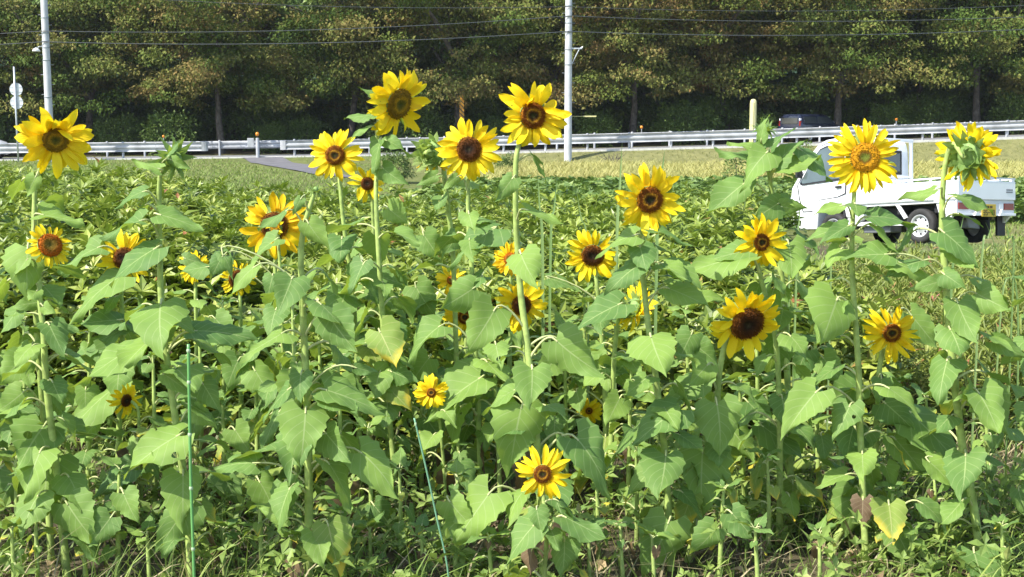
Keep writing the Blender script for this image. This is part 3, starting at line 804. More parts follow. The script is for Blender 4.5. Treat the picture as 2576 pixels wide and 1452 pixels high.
# ------------------------------------------------------------------ guardrails
def guardrail(name, y, x0, x1, label, end0=True, end1=True, refl=(), step=2.0, face=-1):
    xm = 0.5 * (x0 + x1)
    t = empty(name, (xm, y, float(road_z(xm))), label, 'guardrail', 'guardrails along the road')
    zc = float(road_z(xm))
    hz = lambda z: 0.36 + (z - 0.44) / 0.36 * 0.42
    prof = [(0, 0.44), (-0.07, 0.50), (-0.07, 0.55), (0, 0.60), (0, 0.64), (-0.07, 0.69), (-0.07, 0.74), (0, 0.80), (0.008, 0.80), (-0.058, 0.74), (-0.058, 0.695), (0.008, 0.645), (0.008, 0.595), (-0.058, 0.55), (-0.058, 0.505), (0.008, 0.44)]
    for seg0 in np.arange(x0, x1, 4.0):
        seg1 = min(seg0 + 3.985, x1)
        b = MB(); vs = []
        for x in (seg0, seg1):
            for a, z in prof: vs.append((x - xm, face * -1 * a, float(road_z(x)) - zc + hz(z)))
        nn = len(prof)
        b.add(vs, [(i, (i + 1) % nn, nn + (i + 1) % nn, nn + i) for i in range(nn)])
        b.build('rail_beam', M['rail'], t)
    for x in np.arange(x0 + 0.4, x1, step):
        z = float(road_z(x)) - zc
        MB().lathe([(0.0, z + 0.84), (0.05, z + 0.835), (0.06, z + 0.81), (0.06, z - 0.45)], 10, M=Matrix.Translation((x - xm, face * 0.12, 0))).build('post', M['rail'], t, smooth=True)
    for e, x, s in ((end0, x0, -1), (end1, x1, 1)):
        if e:                                                        # rounded end piece
            z = float(road_z(x)) - zc
            pts = [(x - xm + s * 0.28 * math.sin(a), face * -0.0 + face * 0.16 * (1 - math.cos(a)) * 0.8 - face * 0.02) for a in np.linspace(0, math.pi * 0.9, 8)]
            b = MB()
            vs = [(p[0], p[1], z + zz) for p in pts for zz in (0.35, 0.79)] + [(p[0] - s * 0.01, p[1] + 0.012, z + zz) for p in pts for zz in (0.35, 0.79)]
            m_ = len(pts) * 2
            fs = [(2 * i, 2 * i + 2, 2 * i + 3, 2 * i + 1) for i in range(len(pts) - 1)] + [(m_ + 2 * i, m_ + 2 * i + 1, m_ + 2 * i + 3, m_ + 2 * i + 2) for i in range(len(pts) - 1)]
            b.add(vs, fs).build('end_piece', M['rail'], t)
    for x in refl:
        z = float(road_z(x)) - zc
        b = MB().lathe([(0.0, z + 1.14), (0.06, z + 1.12), (0.07, z + 1.06), (0.05, z + 1.0), (0.0, z + 0.99)], 12, M=Matrix.Translation((x - xm, face * 0.12, 0)))
        o = b.build('reflector', M['amber'], t, smooth=True)
        MB().tube([(x - xm, face * 0.12, z + 0.8), (x - xm, face * 0.12, z + 1.0)], 0.022, 6).build('bracket', M['rail'], o)
    return t
YN, YF = 61.05, 68.4
guardrail('guardrail', YN, -45, tx(512, YN), 'white guardrail section on the left of the gap, near side of the road', False, True, face=1)
guardrail('guardrail', YN, tx(722, YN), 45, 'long white guardrail right of the gap, near side of the road', True, False, refl=(tx(1612, YN),), face=1)
guardrail('guardrail', YF, -48, 48, 'white guardrail running along the far side of the road', False, False, refl=(tx(419, YF), tx(1205, YF), tx(2245, YF)), face=-1)
t = empty('gate_post', gp(tx(652, 60.6), 60.6), 'white post with an orange reflector in the gap of the guardrail', 'post')
MB().lathe([(0, 0.95), (0.07, 0.945), (0.085, 0.92), (0.085, -0.3)], 14).build('post', M['rail'], t, smooth=True)
MB().box(-0.47, -0.16, -0.06, 0.06, 0.5, 0.94).build('end_cap', M['rail'], t, bevel=0.02)
MB().lathe([(0, 1.22), (0.075, 1.2), (0.09, 1.13), (0.07, 1.04), (0, 1.03)], 12).build('reflector', M['amber'], t, smooth=True)

# ------------------------------------------------------------------ poles, wires, signs
PY = 59.3
def utility_pole(u, label, lamp=False, bracket=False, bands=()):
    x = tx(u, PY); g = gp(x, PY)
    t = empty('utility_pole', g, label, 'utility pole', 'concrete utility poles')
    MB().lathe([(0.185, -0.4), (0.18, 0), (0.165, 4), (0.15, 8), (0.135, 11.5), (0, 11.5)], 20).build('shaft', M['concrete'], t, smooth=True)
    for z in bands:
        MB().lathe([(0.19 - 0.0045 * z, z - 0.025), (0.20 - 0.0045 * z, z - 0.02), (0.20 - 0.0045 * z, z + 0.02), (0.19 - 0.0045 * z, z + 0.025)], 20).build('band', M['band'], t, smooth=True)
    s = MB()
    for i, z in enumerate(np.arange(2.2, 10.5, 0.45)):
        sg = 1 if i % 2 else -1
        s.tube([(sg * 0.14, 0, z), (sg * 0.30, 0, z)], 0.011, 6)
    s.build('step_bolts', M['band'], t)
    return t, g
def zat(v, Y): return at(1288, v, Y).z
pole1, g1 = utility_pole(134, 'grey concrete utility pole with a small white lamp at the left')
pole2, g2 = utility_pole(1428, 'grey concrete utility pole with a side bracket in the middle of the photo')
for t, g, vs_ in ((pole1, g1, (45, 83, 104, 120, 152, 245)), (pole2, g2, (15, 42, 58, 82, 125, 163))):
    for v in vs_:
        z = zat(v, PY) - g.z
        r0 = 0.18 - 0.0042 * z
        MB().lathe([(r0, z - 0.03), (r0 + 0.014, z - 0.025), (r0 + 0.014, z + 0.025), (r0, z + 0.03)], 20).build('band', M['band'], t, smooth=True)
z = zat(126, PY) - g1.z                                            # lamp arm and lamp on the left pole
lm = MB().tube([(-0.14, 0, z + 0.18), (-0.33, -0.05, z + 0.14), (-0.38, -0.08, z + 0.06)], 0.02, 8).build('lamp_arm', M['galv'], pole1, smooth=True)
MB().lathe([(0.02, z + 0.10), (0.13, z + 0.04), (0.19, z - 0.06), (0.17, z - 0.07), (0.0, z + 0.0)], 16, M=Matrix.Translation((-0.42, -0.1, 0))).build('lamp_shade', M['white_paint'], pole1, smooth=True)
z = zat(122, PY) - g2.z                                            # bracket of the middle pole
MB().box(0.13, 0.62, -0.03, 0.03, z - 0.03, z + 0.03).tube([(0.15, 0, z - 0.72), (0.5, 0, z - 0.02)], 0.024, 8).tube([(0.50, 0, z - 0.02), (0.66, 0, z + 0.07)], 0.03, 6).build('bracket', M['galv'], pole2)
MB().box(0.72, 1.32, 0.3, 0.36, 2.0, 2.06).tube([(0.14, 0, 2.03), (0.75, 0.33, 2.03)], 0.012, 6).build('cable_guard', M['cream'], pole2)
def wire(label, pts, r=0.02):
    P = [Vector(p) for p in pts]; out = []
    for i in range(len(P) - 1):
        a, b = P[i], P[i + 1]; L = (b - a).length; sag = 0.00052 * L * L
        for k in range(24):
            t = k / 24; p = a.lerp(b, t); p.z -= 4 * sag * t * (1 - t); out.append(p)
    out.append(P[-1])
    o = MB().tube(out, r, 6).build('power_line', M['wire'], None, smooth=True)
    return tag(o, label, 'cable', 'cables strung between the utility poles')
p1 = lambda v: Vector((g1.x, PY - 0.19, zat(v, PY)))
p2 = lambda v: Vector((g2.x, PY - 0.19, zat(v, PY)))
p0 = lambda v: Vector((g1.x - 25, PY - 0.19, zat(v, PY)))
p3 = lambda v: Vector((g2.x + 25, PY - 0.19, zat(v, PY)))
wire('lowest black cable strung between the utility poles', [p0(124), p1(106), p2(80), p3(62)], 0.020)
wire('middle cable strung between the utility poles', [p0(96), p1(79), p2(41), p3(32)], 0.017)
wire('highest thin cable strung between the utility poles', [p0(4), p1(-20), p2(18), p3(2)], 0.012)
# two round sign backs on a thin pole at the left
g = gp(tx(52, 59.5), 59.5)
t = empty('road_sign', g, 'thin grey pole with two round sign backs at the far left', 'road sign')
MB().tube([(0, 0, -0.3), (0, 0, zat(168, 59.5) - g.z)], 0.042, 10).build('pole', M['galv'], t, smooth=True)
for v in (225, 258):
    z = zat(v, 59.5) - g.z
    o = MB().lathe([(0, 0.075), (0.285, 0.075), (0.30, 0.068), (0.30, 0.054), (0.288, 0.05), (0.278, 0.056), (0, 0.056)], 32, M=Matrix.Translation((0.03, 0, z)), axis='y').build('sign_disc', M['sign_back'], t, smooth=False)
    MB().box(-0.24, 0.30, 0.042, 0.06, z + 0.08, z + 0.11).box(-0.24, 0.30, 0.042, 0.06, z - 0.13, z - 0.10).build('stiffener', M['galv'], o)
# orange and black striped marker pole behind the far rail
x = tx(1163, 69.6); g = gp(x, 69.6)
t = empty('marker_pole', g, 'tall orange and black striped roadside marker pole', 'marker pole')
MB().tube([(0, 0, -0.2), (0, 0, 2.45)], 0.04, 8).build('pole', M['grey_steel'], t)
mk, nt, bs, out = newmat('striped_marker')
tc = N(nt, 'ShaderNodeTexCoord'); sp = N(nt, 'ShaderNodeSeparateXYZ'); nt.links.new(tc.outputs['Object'], sp.inputs[0])
k = mathn(nt, 'LESS_THAN', mathn(nt, 'FRACT', mathn(nt, 'MULTIPLY', mathn(nt, 'ADD', sp.outputs['Z'], sp.outputs['X']), 4.2)), 0.34)
nt.links.new(mixc(nt, k, (0.50, 0.24, 0.015), (0.05, 0.04, 0.02)), bs.inputs['Base Color']); bs.inputs['Roughness'].default_value = 0.5
ztop = zat(230, 69.6) - g.z
MB().box(-0.125, 0.125, -0.055, -0.045, ztop - 1.75, ztop).build('striped_plate', mk, t)
# cream rounded post
x = tx(1889, 62.6); g = gp(x, 62.6)
t = empty('cream_post', g, 'cream coloured post with rounded top behind the tall budding sunflower', 'post')
h = zat(249, 62.6) - g.z
MB().lathe([(0, h), (0.09, h - 0.02), (0.145, h - 0.09), (0.165, h - 0.2), (0.165, -0.1)], 24).build('post', M['cream'], t, smooth=True)
MB().box(-0.008, 0.008, -0.171, -0.163, 0.0, h - 0.2).build('seam', M['seam'], t)

# ------------------------------------------------------------------ cars
def loft_body(sections, mat, parent, name, bevel=0.03):
    """sections: list of (x, [(y,z)...half outline from bottom to top centre])"""
    b = MB(); n = len(sections[0][1]); vs = []
    for x, half in sections:
        ring = [(x, -y, z) for y, z in half] + [(x, y, z) for y, z in reversed(half)]
        vs += ring
    m = 2 * n; fs = []
    for i in range(len(sections) - 1):
        for k in range(m):
            fs.append((i * m + k, i * m + (k + 1) % m, (i + 1) * m + (k + 1) % m, (i + 1) * m + k))
    fs.append(tuple(range(m))); fs.append(tuple(range((len(sections) - 1) * m, len(sections) * m))[::-1])
    b.add(vs, fs)
    return b.build(name, mat, parent, bevel=bevel, smooth=True)
def wheel(parent, x, y, r=0.29, w=0.17, side=1, rimmat=None):
    Mx = Matrix.Translation((x, y, r)) @ Matrix.Scale(side, 4, (0, 1, 0))
    o = MB().lathe([(r * 0.62, -w / 2), (r * 0.93, -w / 2), (r, -w * 0.36), (r, w * 0.36), (r * 0.93, w / 2), (r * 0.66, w / 2), (r * 0.62, w * 0.3)], 32, M=Mx, axis='y').build('wheel', M['tyre'], parent, smooth=True)
    b = MB().lathe([(r * 0.66, w * 0.46), (r * 0.62, w * 0.50), (r * 0.58, w * 0.40), (r * 0.54, w * 0.22), (r * 0.40, w * 0.24), (r * 0.34, w * 0.36), (r * 0.18, w * 0.38), (r * 0.15, w * 0.50), (0, w * 0.52)], 32, M=Mx, axis='y')
    for k in range(8):
        a = k * math.pi / 4
        b.lathe([(0, w * 0.30), (r * 0.06, w * 0.29), (r * 0.06, w * 0.22)], 10, M=Mx @ Matrix.Translation((r * 0.46 * math.cos(a), 0, r * 0.46 * math.sin(a))), axis='y', m=1)
    b.build('rim', [rimmat or M['rim'], M['black']], o, smooth=True)
    return o
def wagon(loc, rz, paint, label, glass, H=1.5, L=3.9):
    t = empty('parked_car', loc, label, 'car', None, (0, 0, rz))
    W = 0.82; hl = L / 2
    def half(w0, w1, zb, zs, zt): return [(w0 * 0.9, zb), (w0, zb + 0.12), (w0, zs - 0.1), (w0 * 0.985, zs), (w1 * 1.0, zt - 0.1), (w1 * 0.85, zt), (0.0001, zt + 0.015)]
    secs = [(-hl, half(W * 0.92, W * 0.74, 0.35, 0.9, H - 0.12)), (-hl + 0.12, half(W * 0.98, W * 0.78, 0.25, 0.95, H - 0.02)), (-hl + 1.0, half(W, W * 0.80, 0.22, 0.95, H)), (0.15, half(W, W * 0.80, 0.22, 0.95, H)),
            (0.55, half(W, W * 0.79, 0.22, 0.95, H - 0.05)), (1.12, half(W, W * 0.86, 0.22, 0.93, 1.05)), (hl - 0.22, half(W * 0.96, W * 0.86, 0.22, 0.78, 0.86)), (hl - 0.03, half(W * 0.82, W * 0.70, 0.28, 0.66, 0.72))]
    loft_body(secs, paint, t, 'body', 0.02)
    for s in (-1, 1):
        for xw in (-1.22, 1.25): wheel(t, xw, s * 0.76, side=s)
        q = [(-1.72, 1.0), (-0.55, 1.0), (-0.55, H - 0.13), (-1.62, H - 0.15)]
        q2 = [(-0.47, 1.0), (0.98, 1.0), (0.5, H - 0.16), (-0.47, H - 0.13)]
        for poly in (q, q2):
            b = MB(); vs = []
            for x, z in poly:
                k = (z - 0.95) / (H - 0.1 - 0.95); y = W * 0.985 + (W * 0.80 - W * 0.985) * k + 0.012
                vs += [(x, s * y, z), (x, s * (y - 0.02), z)]
            n = len(poly)
            b.add(vs, [tuple(2 * i for i in range(n)), tuple(2 * i + 1 for i in range(n))[::-1]] + [(2 * i, 2 * ((i + 1) % n), 2 * ((i + 1) % n) + 1, 2 * i + 1) for i in range(n)])
            b.build('side_window', glass, t)
        MB().box(-hl - 0.012, -hl + 0.14, s * 0.68 - 0.05, s * 0.68 + 0.05, 0.86, 1.12).build('tail_light', M['red_lens'], t, bevel=0.02)
        MB().box(-hl - 0.010, -hl + 0.13, s * 0.66 - 0.04, s * 0.66 + 0.04, 1.15, 1.27).build('reverse_light', M['clear_lens'], t, bevel=0.02)
        MB().box(hl - 0.30, hl - 0.06, s * 0.58 - 0.12, s * 0.58 + 0.1, 0.62, 0.76).build('headlight', M['clear_lens'], t, bevel=0.03)
        MB().box(0.78, 0.92, s * 0.86 - 0.08, s * 0.86 + 0.08, 0.98, 1.1).build('mirror', paint, t, bevel=0.03)
    MB().add([(0.60, -0.6, H - 0.09), (0.60, 0.6, H - 0.09), (1.11, 0.66, 1.085), (1.11, -0.66, 1.085), (0.58, -0.6, H - 0.11), (0.58, 0.6, H - 0.11), (1.09, 0.66, 1.06), (1.09, -0.66, 1.06)], [(0, 1, 2, 3), (4, 7, 6, 5), (0, 4, 5, 1), (1, 5, 6, 2), (2, 6, 7, 3), (3, 7, 4, 0)]).build('windscreen', glass, t)
    MB().box(-hl - 0.03, -hl + 0.02, -0.54, 0.54, 0.98, H - 0.2).build('rear_window', glass, t, bevel=0.01)
    return t
cy = 70.6; cx = tx(2036, cy)
wagon((cx, cy, zat(357, cy)), R(40), M['navy'], 'dark blue hatchback parked beyond the road under the trees', M['glass'])
cy = 65.6; cx = tx(24, cy) - 1.95
wagon((cx, cy, float(road_z(cx)) + 0.013), 0.0, M['white_paint'], 'white car at the left edge, only its bonnet and windscreen showing', M['glass'])

# ------------------------------------------------------------------ the white truck
TH = 56.0
tp = at(2313, 612, 21.2)
fx, fy = -math.cos(R(TH)), math.sin(R(TH))                         # heading
lx, ly = -math.sin(R(TH)), -math.cos(R(TH))                        # left side
Xa = Vector((fx, fy, -0.092)).normalized(); Ya = Vector((lx, ly, 0.045)); Ya = (Ya - Xa * Ya.dot(Xa)).normalized(); Za = Xa.cross(Ya)
rw = Vector((-0.98, 0.70, 0.0))                                    # ground point under the rear left wheel, in the truck's own frame
rot = Matrix((Xa, Ya, Za)).transposed()
tr = empty('pickup_truck', (0, 0, 0), 'white small open bed truck parked on the grass at the right', 'truck')
tr.matrix_world = Matrix.Translation(tp - rot @ (rw * 1.09)) @ rot.to_4x4() @ Matrix.Scale(1.09, 4)
def hw(z): return 0.735 - 0.085 * max(0.0, min(1.0, (z - 0.98) / 0.78)) ** 1.3
cabp = [(0.33, 0.44), (0.43, 0.44), (0.46, 0.56), (0.57, 0.67), (0.75, 0.71), (0.93, 0.67), (1.04, 0.55), (1.07, 0.27), (1.60, 0.28), (1.65, 0.42), (1.655, 0.72), (1.62, 0.98), (1.50, 1.14), (1.36, 1.36), (1.20, 1.57), (1.07, 1.69), (0.92, 1.745), (0.62, 1.765), (0.42, 1.745), (0.35, 1.68), (0.33, 1.55)]
b = MB(); n = len(cabp)
b.add([(x, -hw(z), z) for x, z in cabp] + [(x, hw(z), z) for x, z in cabp], [tuple(range(n))[::-1], tuple(range(n, 2 * n))] + [(i, (i + 1) % n, n + (i + 1) % n, n + i) for i in range(n)])
b.build('cab', M['white_paint'], tr, bevel=0.022, seg=2)
def side_panel(poly, s, off, th=0.012):
    b = MB(); vs = []; n = len(poly)
    for x, z in poly:
        vs += [(x, s * (hw(z) + off), z), (x, s * (hw(z) + off - th), z)]
    b.add(vs, [tuple(2 * i for i in range(n)), tuple(2 * i + 1 for i in range(n))[::-1]] + [(2 * i, 2 * ((i + 1) % n), 2 * ((i + 1) % n) + 1, 2 * i + 1) for i in range(n)])
    return b
door = [(0.46, 0.84), (0.62, 0.79), (1.00, 0.76), (1.15, 0.58), (1.35, 0.58), (1.43, 0.80), (1.47, 1.02), (1.42, 1.10), (1.17, 1.50), (1.02, 1.64), (0.88, 1.68), (0.46, 1.69)]
win = [(0.53, 1.09), (1.36, 1.045), (1.40, 1.07), (1.15, 1.46), (1.02, 1.58), (0.90, 1.615), (0.53, 1.62)]
cx_, cz_ = 0.9, 1.12
for s in (-1, 1):
    side_panel([(cx_ + (x - cx_) * 1.055, cz_ + (z - cz_) * 1.035) for x, z in door], s, 0.0025).build('door_seal', M['seam'], tr)
    d = side_panel(door, s, 0.008).build('door', M['white_paint'], tr)
    side_panel([(0.93 + (x - 0.93) * 1.07, 1.33 + (z - 1.33) * 1.10) for x, z in win], s, 0.011).build('window_frame', M['black'], d)
    side_panel(win, s, 0.015).build('window', M['glass_light'], d)
    MB().box(0.52, 0.64, s * (hw(0.95) + 0.004), s * (hw(0.95) + 0.03), 0.93, 0.965).build('handle', M['black'], d)
    MB().box(1.38, 1.43, s * 0.72, s * 0.86, 1.14, 1.27).build('mirror', M['black'], tr, bevel=0.02)
    MB().box(1.55, 1.665, s * 0.60 - 0.11, s * 0.60 + 0.125, 0.66, 0.84).build('headlight', M['clear_lens'], tr, bevel=0.02)
MB().add([(1.535, -0.6, 1.13), (1.535, 0.6, 1.13), (1.215, 0.56, 1.60), (1.215, -0.56, 1.60), (1.50, -0.6, 1.10), (1.50, 0.6, 1.10), (1.18, 0.56, 1.57), (1.18, -0.56, 1.57)], [(0, 1, 2, 3), (4, 7, 6, 5), (0, 4, 5, 1), (1, 5, 6, 2), (2, 6, 7, 3), (3, 7, 4, 0)]).build('windscreen', M['glass'], tr)
MB().box(0.312, 0.336, -0.50, 0.50, 1.16, 1.56).build('rear_window_frame', M['black'], tr, bevel=0.03)
MB().box(0.304, 0.330, -0.45, 0.45, 1.20, 1.52).build('rear_window', M['glass'], tr, bevel=0.02)
b = MB()
for y in np.arange(-0.56, 0.6, 0.16): b.box(0.298, 0.334, y - 0.045, y + 0.045, 0.72, 1.08)
b.build('cab_back_ribs', M['white_paint'], tr, bevel=0.015)
# guard frame behind the cab
b = MB()
for s in (-1, 1): b.box(0.20, 0.25, s * 0.62 - 0.025, s * 0.62 + 0.025, 0.90, 1.70)
b.box(0.20, 0.25, -0.66, 0.66, 1.70, 1.745).box(0.20, 0.25, -0.595, 0.595, 1.10, 1.135)
b.build('guard_frame', M['white_paint'], tr, bevel=0.008)
# bed
MB().box(-1.64, 0.29, -0.70, 0.70, 0.60, 0.66).build('bed_floor', M['white_dull'], tr, bevel=0.006)
b = MB().box(-1.5, 1.3, -0.36, -0.27, 0.34, 0.58).box(-1.5, 1.3, 0.27, 0.36, 0.34, 0.58)
for x in (-1.3, -0.6, 0.0, 0.5): b.box(x, x + 0.1, -0.62, 0.62, 0.46, 0.595)
b.tube([(-0.98, -0.62, 0.27), (-0.98, 0.62, 0.27)], 0.05, 10).lathe([(0, -0.15), (0.1, -0.12), (0.13, 0), (0.1, 0.12), (0, 0.15)], 14, M=Matrix.Translation((-0.98, 0.05, 0.27)), axis='y')
b.build('chassis', M['chassis'], tr)
for s in (-1, 1):
    g_ = MB().box(-1.645, 0.285, s * 0.705 - 0.018, s * 0.705 + 0.018, 0.64, 0.93).build('side_gate', M['white_paint'], tr, bevel=0.008)
    MB().box(-1.63, 0.27, s * 0.728 - 0.004, s * 0.728 + 0.004, 0.655, 0.672).build('hinge_strip', M['white_dull'], g_)
    b = MB().box(-1.645, 0.285, s * 0.705 - 0.014, s * 0.705 + 0.014, 0.962, 0.985)
    for x in (-1.6, -1.2, -0.8, -0.4, 0.0, 0.24): b.box(x - 0.015, x + 0.015, s * 0.705 - 0.012, s * 0.705 + 0.012, 0.93, 0.962)
    b.build('side_rail', M['white_paint'], g_)
    MB().box(-1.40, -1.28, s * 0.722, s * 0.742, 0.60, 0.75).build('gate_latch', M['white_dull'], g_, bevel=0.006)
    # rear mudguard ends below the gate
    MB().prism([(-1.64, 0.60), (-1.30, 0.60), (-1.36, 0.42), (-1.46, 0.30), (-1.50, 0.30), (-1.64, 0.44)], 'y', s * 0.69 - 0.03, s * 0.69 + 0.03).build('rear_fender', M['white_paint'], tr, bevel=0.01)
    MB().prism([(-0.60, 0.60), (-0.54, 0.60), (-0.70, 0.38), (-0.75, 0.40)], 'y', s * 0.69 - 0.02, s * 0.69 + 0.02).build('fender_stay', M['white_paint'], tr)
    MB().box(-1.48, -1.44, s * 0.63 - 0.10, s * 0.63 + 0.10, 0.10, 0.44).build('mud_flap', M['black'], tr, bevel=0.006)
    MB().prism([(0.10, 0.58), (0.43, 0.58), (0.43, 0.34), (0.34, 0.28), (0.10, 0.42)], 'y', s * 0.66 - 0.05, s * 0.66 + 0.05).build('step_panel', M['white_paint'], tr, bevel=0.015)
    MB().prism([(-0.64, 0.28), (0.30, 0.30), (0.30, 0.36), (-0.46, 0.36), (-0.52, 0.33)], 'y', s * 0.66 - 0.02, s * 0.66 + 0.02).build('side_guard', M['white_paint'], tr, bevel=0.008)
MB().box(-0.35, 0.20, 0.32, 0.60, 0.18, 0.34).build('fuel_tank', M['grey_steel'], tr, bevel=0.03)
MB().box(-0.30, 0.25, -0.60, -0.32, 0.20, 0.44).build('battery_box', M['grey_steel'], tr, bevel=0.03)
for s in (-1, 1):
    wheel(tr, -0.98, s * 0.63, r=0.265, w=0.145, side=s)
    wheel(tr, 0.75, s * 0.63, r=0.265, w=0.145, side=s)
tg = MB().box(-1.685, -1.65, -0.70, 0.70, 0.645, 0.93).build('tailgate', M['white_paint'], tr, bevel=0.008)
MB().box(-1.69, -1.655, -0.69, 0.69, 0.962, 0.985).build('tailgate_rail', M['white_dull'], tg)
b = MB()
for y in (-0.66, -0.33, 0.0, 0.33, 0.66): b.box(-1.684, -1.66, y - 0.016, y + 0.016, 0.93, 0.962)
b.build('rail_stay', M['white_paint'], tg)
b = MB().box(-1.690, -1.684, -0.62, -0.46, 0.755, 0.775)
for k in range(5): b.box(-1.690, -1.684, -0.62 + k * 0.033, -0.60 + k * 0.033, 0.785, 0.815)
b.build('emblem', M['grey_steel'], tg)
MB().box(-1.66, -1.60, -0.70, 0.70, 0.44, 0.635).build('rear_panel', M['white_dull'], tr, bevel=0.01)
MB().box(-1.70, -1.662, -0.69, 0.69, 0.40, 0.44).build('rear_bumper', M['white_paint'], tr, bevel=0.008)
for s in (-1, 1):
    o = MB().box(-1.675, -1.655, s * 0.55 - 0.12, s * 0.55 + 0.12, 0.495, 0.595).build('tail_light', M['red_lens'], tr, bevel=0.006)
    MB().box(-1.679, -1.656, s * 0.36 - 0.04, s * 0.36 + 0.06, 0.50, 0.59).build('reverse_lens', M['amber' if s > 0 else 'clear_lens'], o, bevel=0.004)
    MB().prism([(s * 0.30 - 0.06, 0.40), (s * 0.30 + 0.06, 0.40), (s * 0.30, 0.50)], 'x', -1.73, -1.70).build('rope_hook', M['white_paint'], tr)
pt = MB().box(-1.712, -1.700, -0.17, 0.17, 0.385, 0.575).build('licence_plate', M['plate'], tr, bevel=0.003)
def letter_strokes(b, ch, x0, z0, w, h, t, X):
    """seven-segment style strokes, drawn in the plane of the plate (y runs to the left)"""
    segs = {'0': 'abcdef', '1': 'bc', '2': 'abged', '3': 'abgcd', '4': 'fgbc', '5': 'afgcd', '7': 'abc', '-': 'g'}[ch]
    R_ = {'a': (0, w, h - t, h), 'd': (0, w, 0, t), 'g': (0, w, h / 2 - t / 2, h / 2 + t / 2), 'f': (0, t, h / 2, h), 'e': (0, t, 0, h / 2), 'b': (w - t, w, h / 2, h), 'c': (w - t, w, 0, h / 2)}
    for i, s_ in enumerate(segs):
        a0, a1, c0, c1 = R_[s_]
        e = 0.0003 * i
        b.box(X - 0.003 - e, X, -(x0 + a1), -(x0 + a0), z0 + c0, z0 + c1)
b = MB()
for i, ch in enumerate('35-40'): letter_strokes(b, ch, -0.14 + i * 0.058, 0.405, 0.042, 0.085, 0.011, -1.712)
b.build('plate_digits', M['ink'], pt)
b = MB()
for i, (a0, a1) in enumerate(((-0.08, -0.04), (-0.03, 0.0), (0.02, 0.04), (0.05, 0.08))): b.box(-1.715, -1.712, -a1, -a0, 0.515, 0.55)
b.build('plate_small_print', M['ink'], pt)
MB().prism([(0.02, 0.38), (0.25, 0.38), (0.2, 0.22), (-0.08, 0.2)], 'x', -1.5, -1.36).build('silencer', M['grey_steel'], tr, bevel=0.02)

# ------------------------------------------------------------------ sunflowers
DT = Vector((0, -1, 0))                                              # towards the camera
LT = np.array([0, .07, .18, .33, .5, .66, .8, .92, 1.0])
LWD = np.array([.50, .84, 1.0, .97, .82, .60, .35, .14, 0.0])
def blade_mesh(base, tdir, bdir, L, W, sd):
    """heart shaped toothed leaf blade: vertices, quads, uv"""
    rd = random.Random(sd)
    t_ = tdir.normalized(); b_ = (bdir - t_ * bdir.dot(t_)).normalized(); n_ = t_.cross(b_)
    nt_, ns = 13, 8
    fold = rd.uniform(-0.05, 0.38); droop = rd.uniform(0.04, 0.36); lobe = rd.uniform(0.14, 0.24)
    p1, p2, amp = rd.uniform(0, 6), rd.uniform(0, 6), rd.uniform(0.05, 0.13)
    tw = rd.uniform(-0.25, 0.25); skew = rd.uniform(-0.14, 0.14)
    asym = rd.uniform(-0.14, 0.14); bend = rd.uniform(-0.16, 0.16)
    V = []; UV = []
    sgn = 1.0 if n_.dot(Vector((0, -0.6, 1))) >= 0 else -1.0
    for i in range(nt_ + 1):
        t = i / nt_
        w = float(np.interp(t, LT, LWD)) * 0.5 * W
        for j in range(ns + 1):
            s = -1 + 2 * j / ns
            a = abs(s)
            ww = w
            if a > 0.99 and 0 < i < nt_: ww = w * (1 + (0.06 if i % 2 else -0.06) + rd.uniform(-0.035, 0.035))
            y = t * L - lobe * L * (a ** 1.7) * (1 - t) ** 2.2 + skew * L * s * t
            x = s * ww * (1 + asym * (1 if s > 0 else -1)) + bend * L * t * t
            z = fold * abs(x) - droop * L * (t ** 2.0) + amp * L * a * a * math.sin(t * 6.5 + p1 + (2 if s > 0 else 0)) + 0.018 * L * math.sin(t * 21 + p2) * a - 0.10 * abs(x) * a * a * 1.3
            c, s_ = math.cos(tw * t), math.sin(tw * t)
            x, z = x * c - z * s_ * 0.4, z + x * s_ * 0.7
            V.append(base + t_ * y + b_ * x + n_ * (z * sgn)); UV.append((0.5 + 0.5 * s, t))
    q = []
    for i in range(nt_):
        for j in range(ns):
            a = i * (ns + 1) + j
            q.append((a, a + 1, a + ns + 2, a + ns + 1))
    return V, q, UV
def bez(a, c1, c2, d, n=7):
    out = []
    for i in range(n + 1):
        t = i / n
        out.append(a * (1 - t) ** 3 + c1 * 3 * t * (1 - t) ** 2 + c2 * 3 * t * t * (1 - t) + d * t ** 3)
    return out
LEAVES = [0]
def add_leaf(plant, attach, base, tdir, bdir, L, W, sd, mat='leaf', pr=None, sag=0.0):
    """one leaf (blade and stalk) as a child of its plant"""
    V, q, UV = blade_mesh(base, tdir, bdir, L, W, sd)
    d = base - attach
    t_ = tdir.normalized()
    rise = Vector((0, 0, 1)) * (0.25 * d.length - sag)
    c1 = attach + d * 0.35 + rise; c2 = base - t_ * d.length * 0.28 + Vector((0, 0, 0.04 * d.length))
    pts = bez(attach, c1, c2, base)
    pts.append(base + t_ * L * 0.05)
    r0 = 1.3 * (pr or (0.0022 + 0.011 * W))
    tb = MB().tube(pts, [r0 * (1 - 0.4 * i / len(pts)) for i in range(len(pts))], 6, cap=False)
    o0 = plant.location
    nb = len(V)
    allV = [tuple(v - o0) for v in V] + [tuple(Vector(v) - o0) for v in tb.v]
    allF = q + [tuple(i + nb for i in f) for f in tb.f]
    uv = UV + [(0.5, 0.5)] * len(tb.v)
    idx = [0] * len(q) + [1] * len(tb.f)
    LEAVES[0] += 1
    return mesh_np('leaf', allV, allF, [M[mat], M['petiole']], plant, uv=uv, mat_idx=idx)
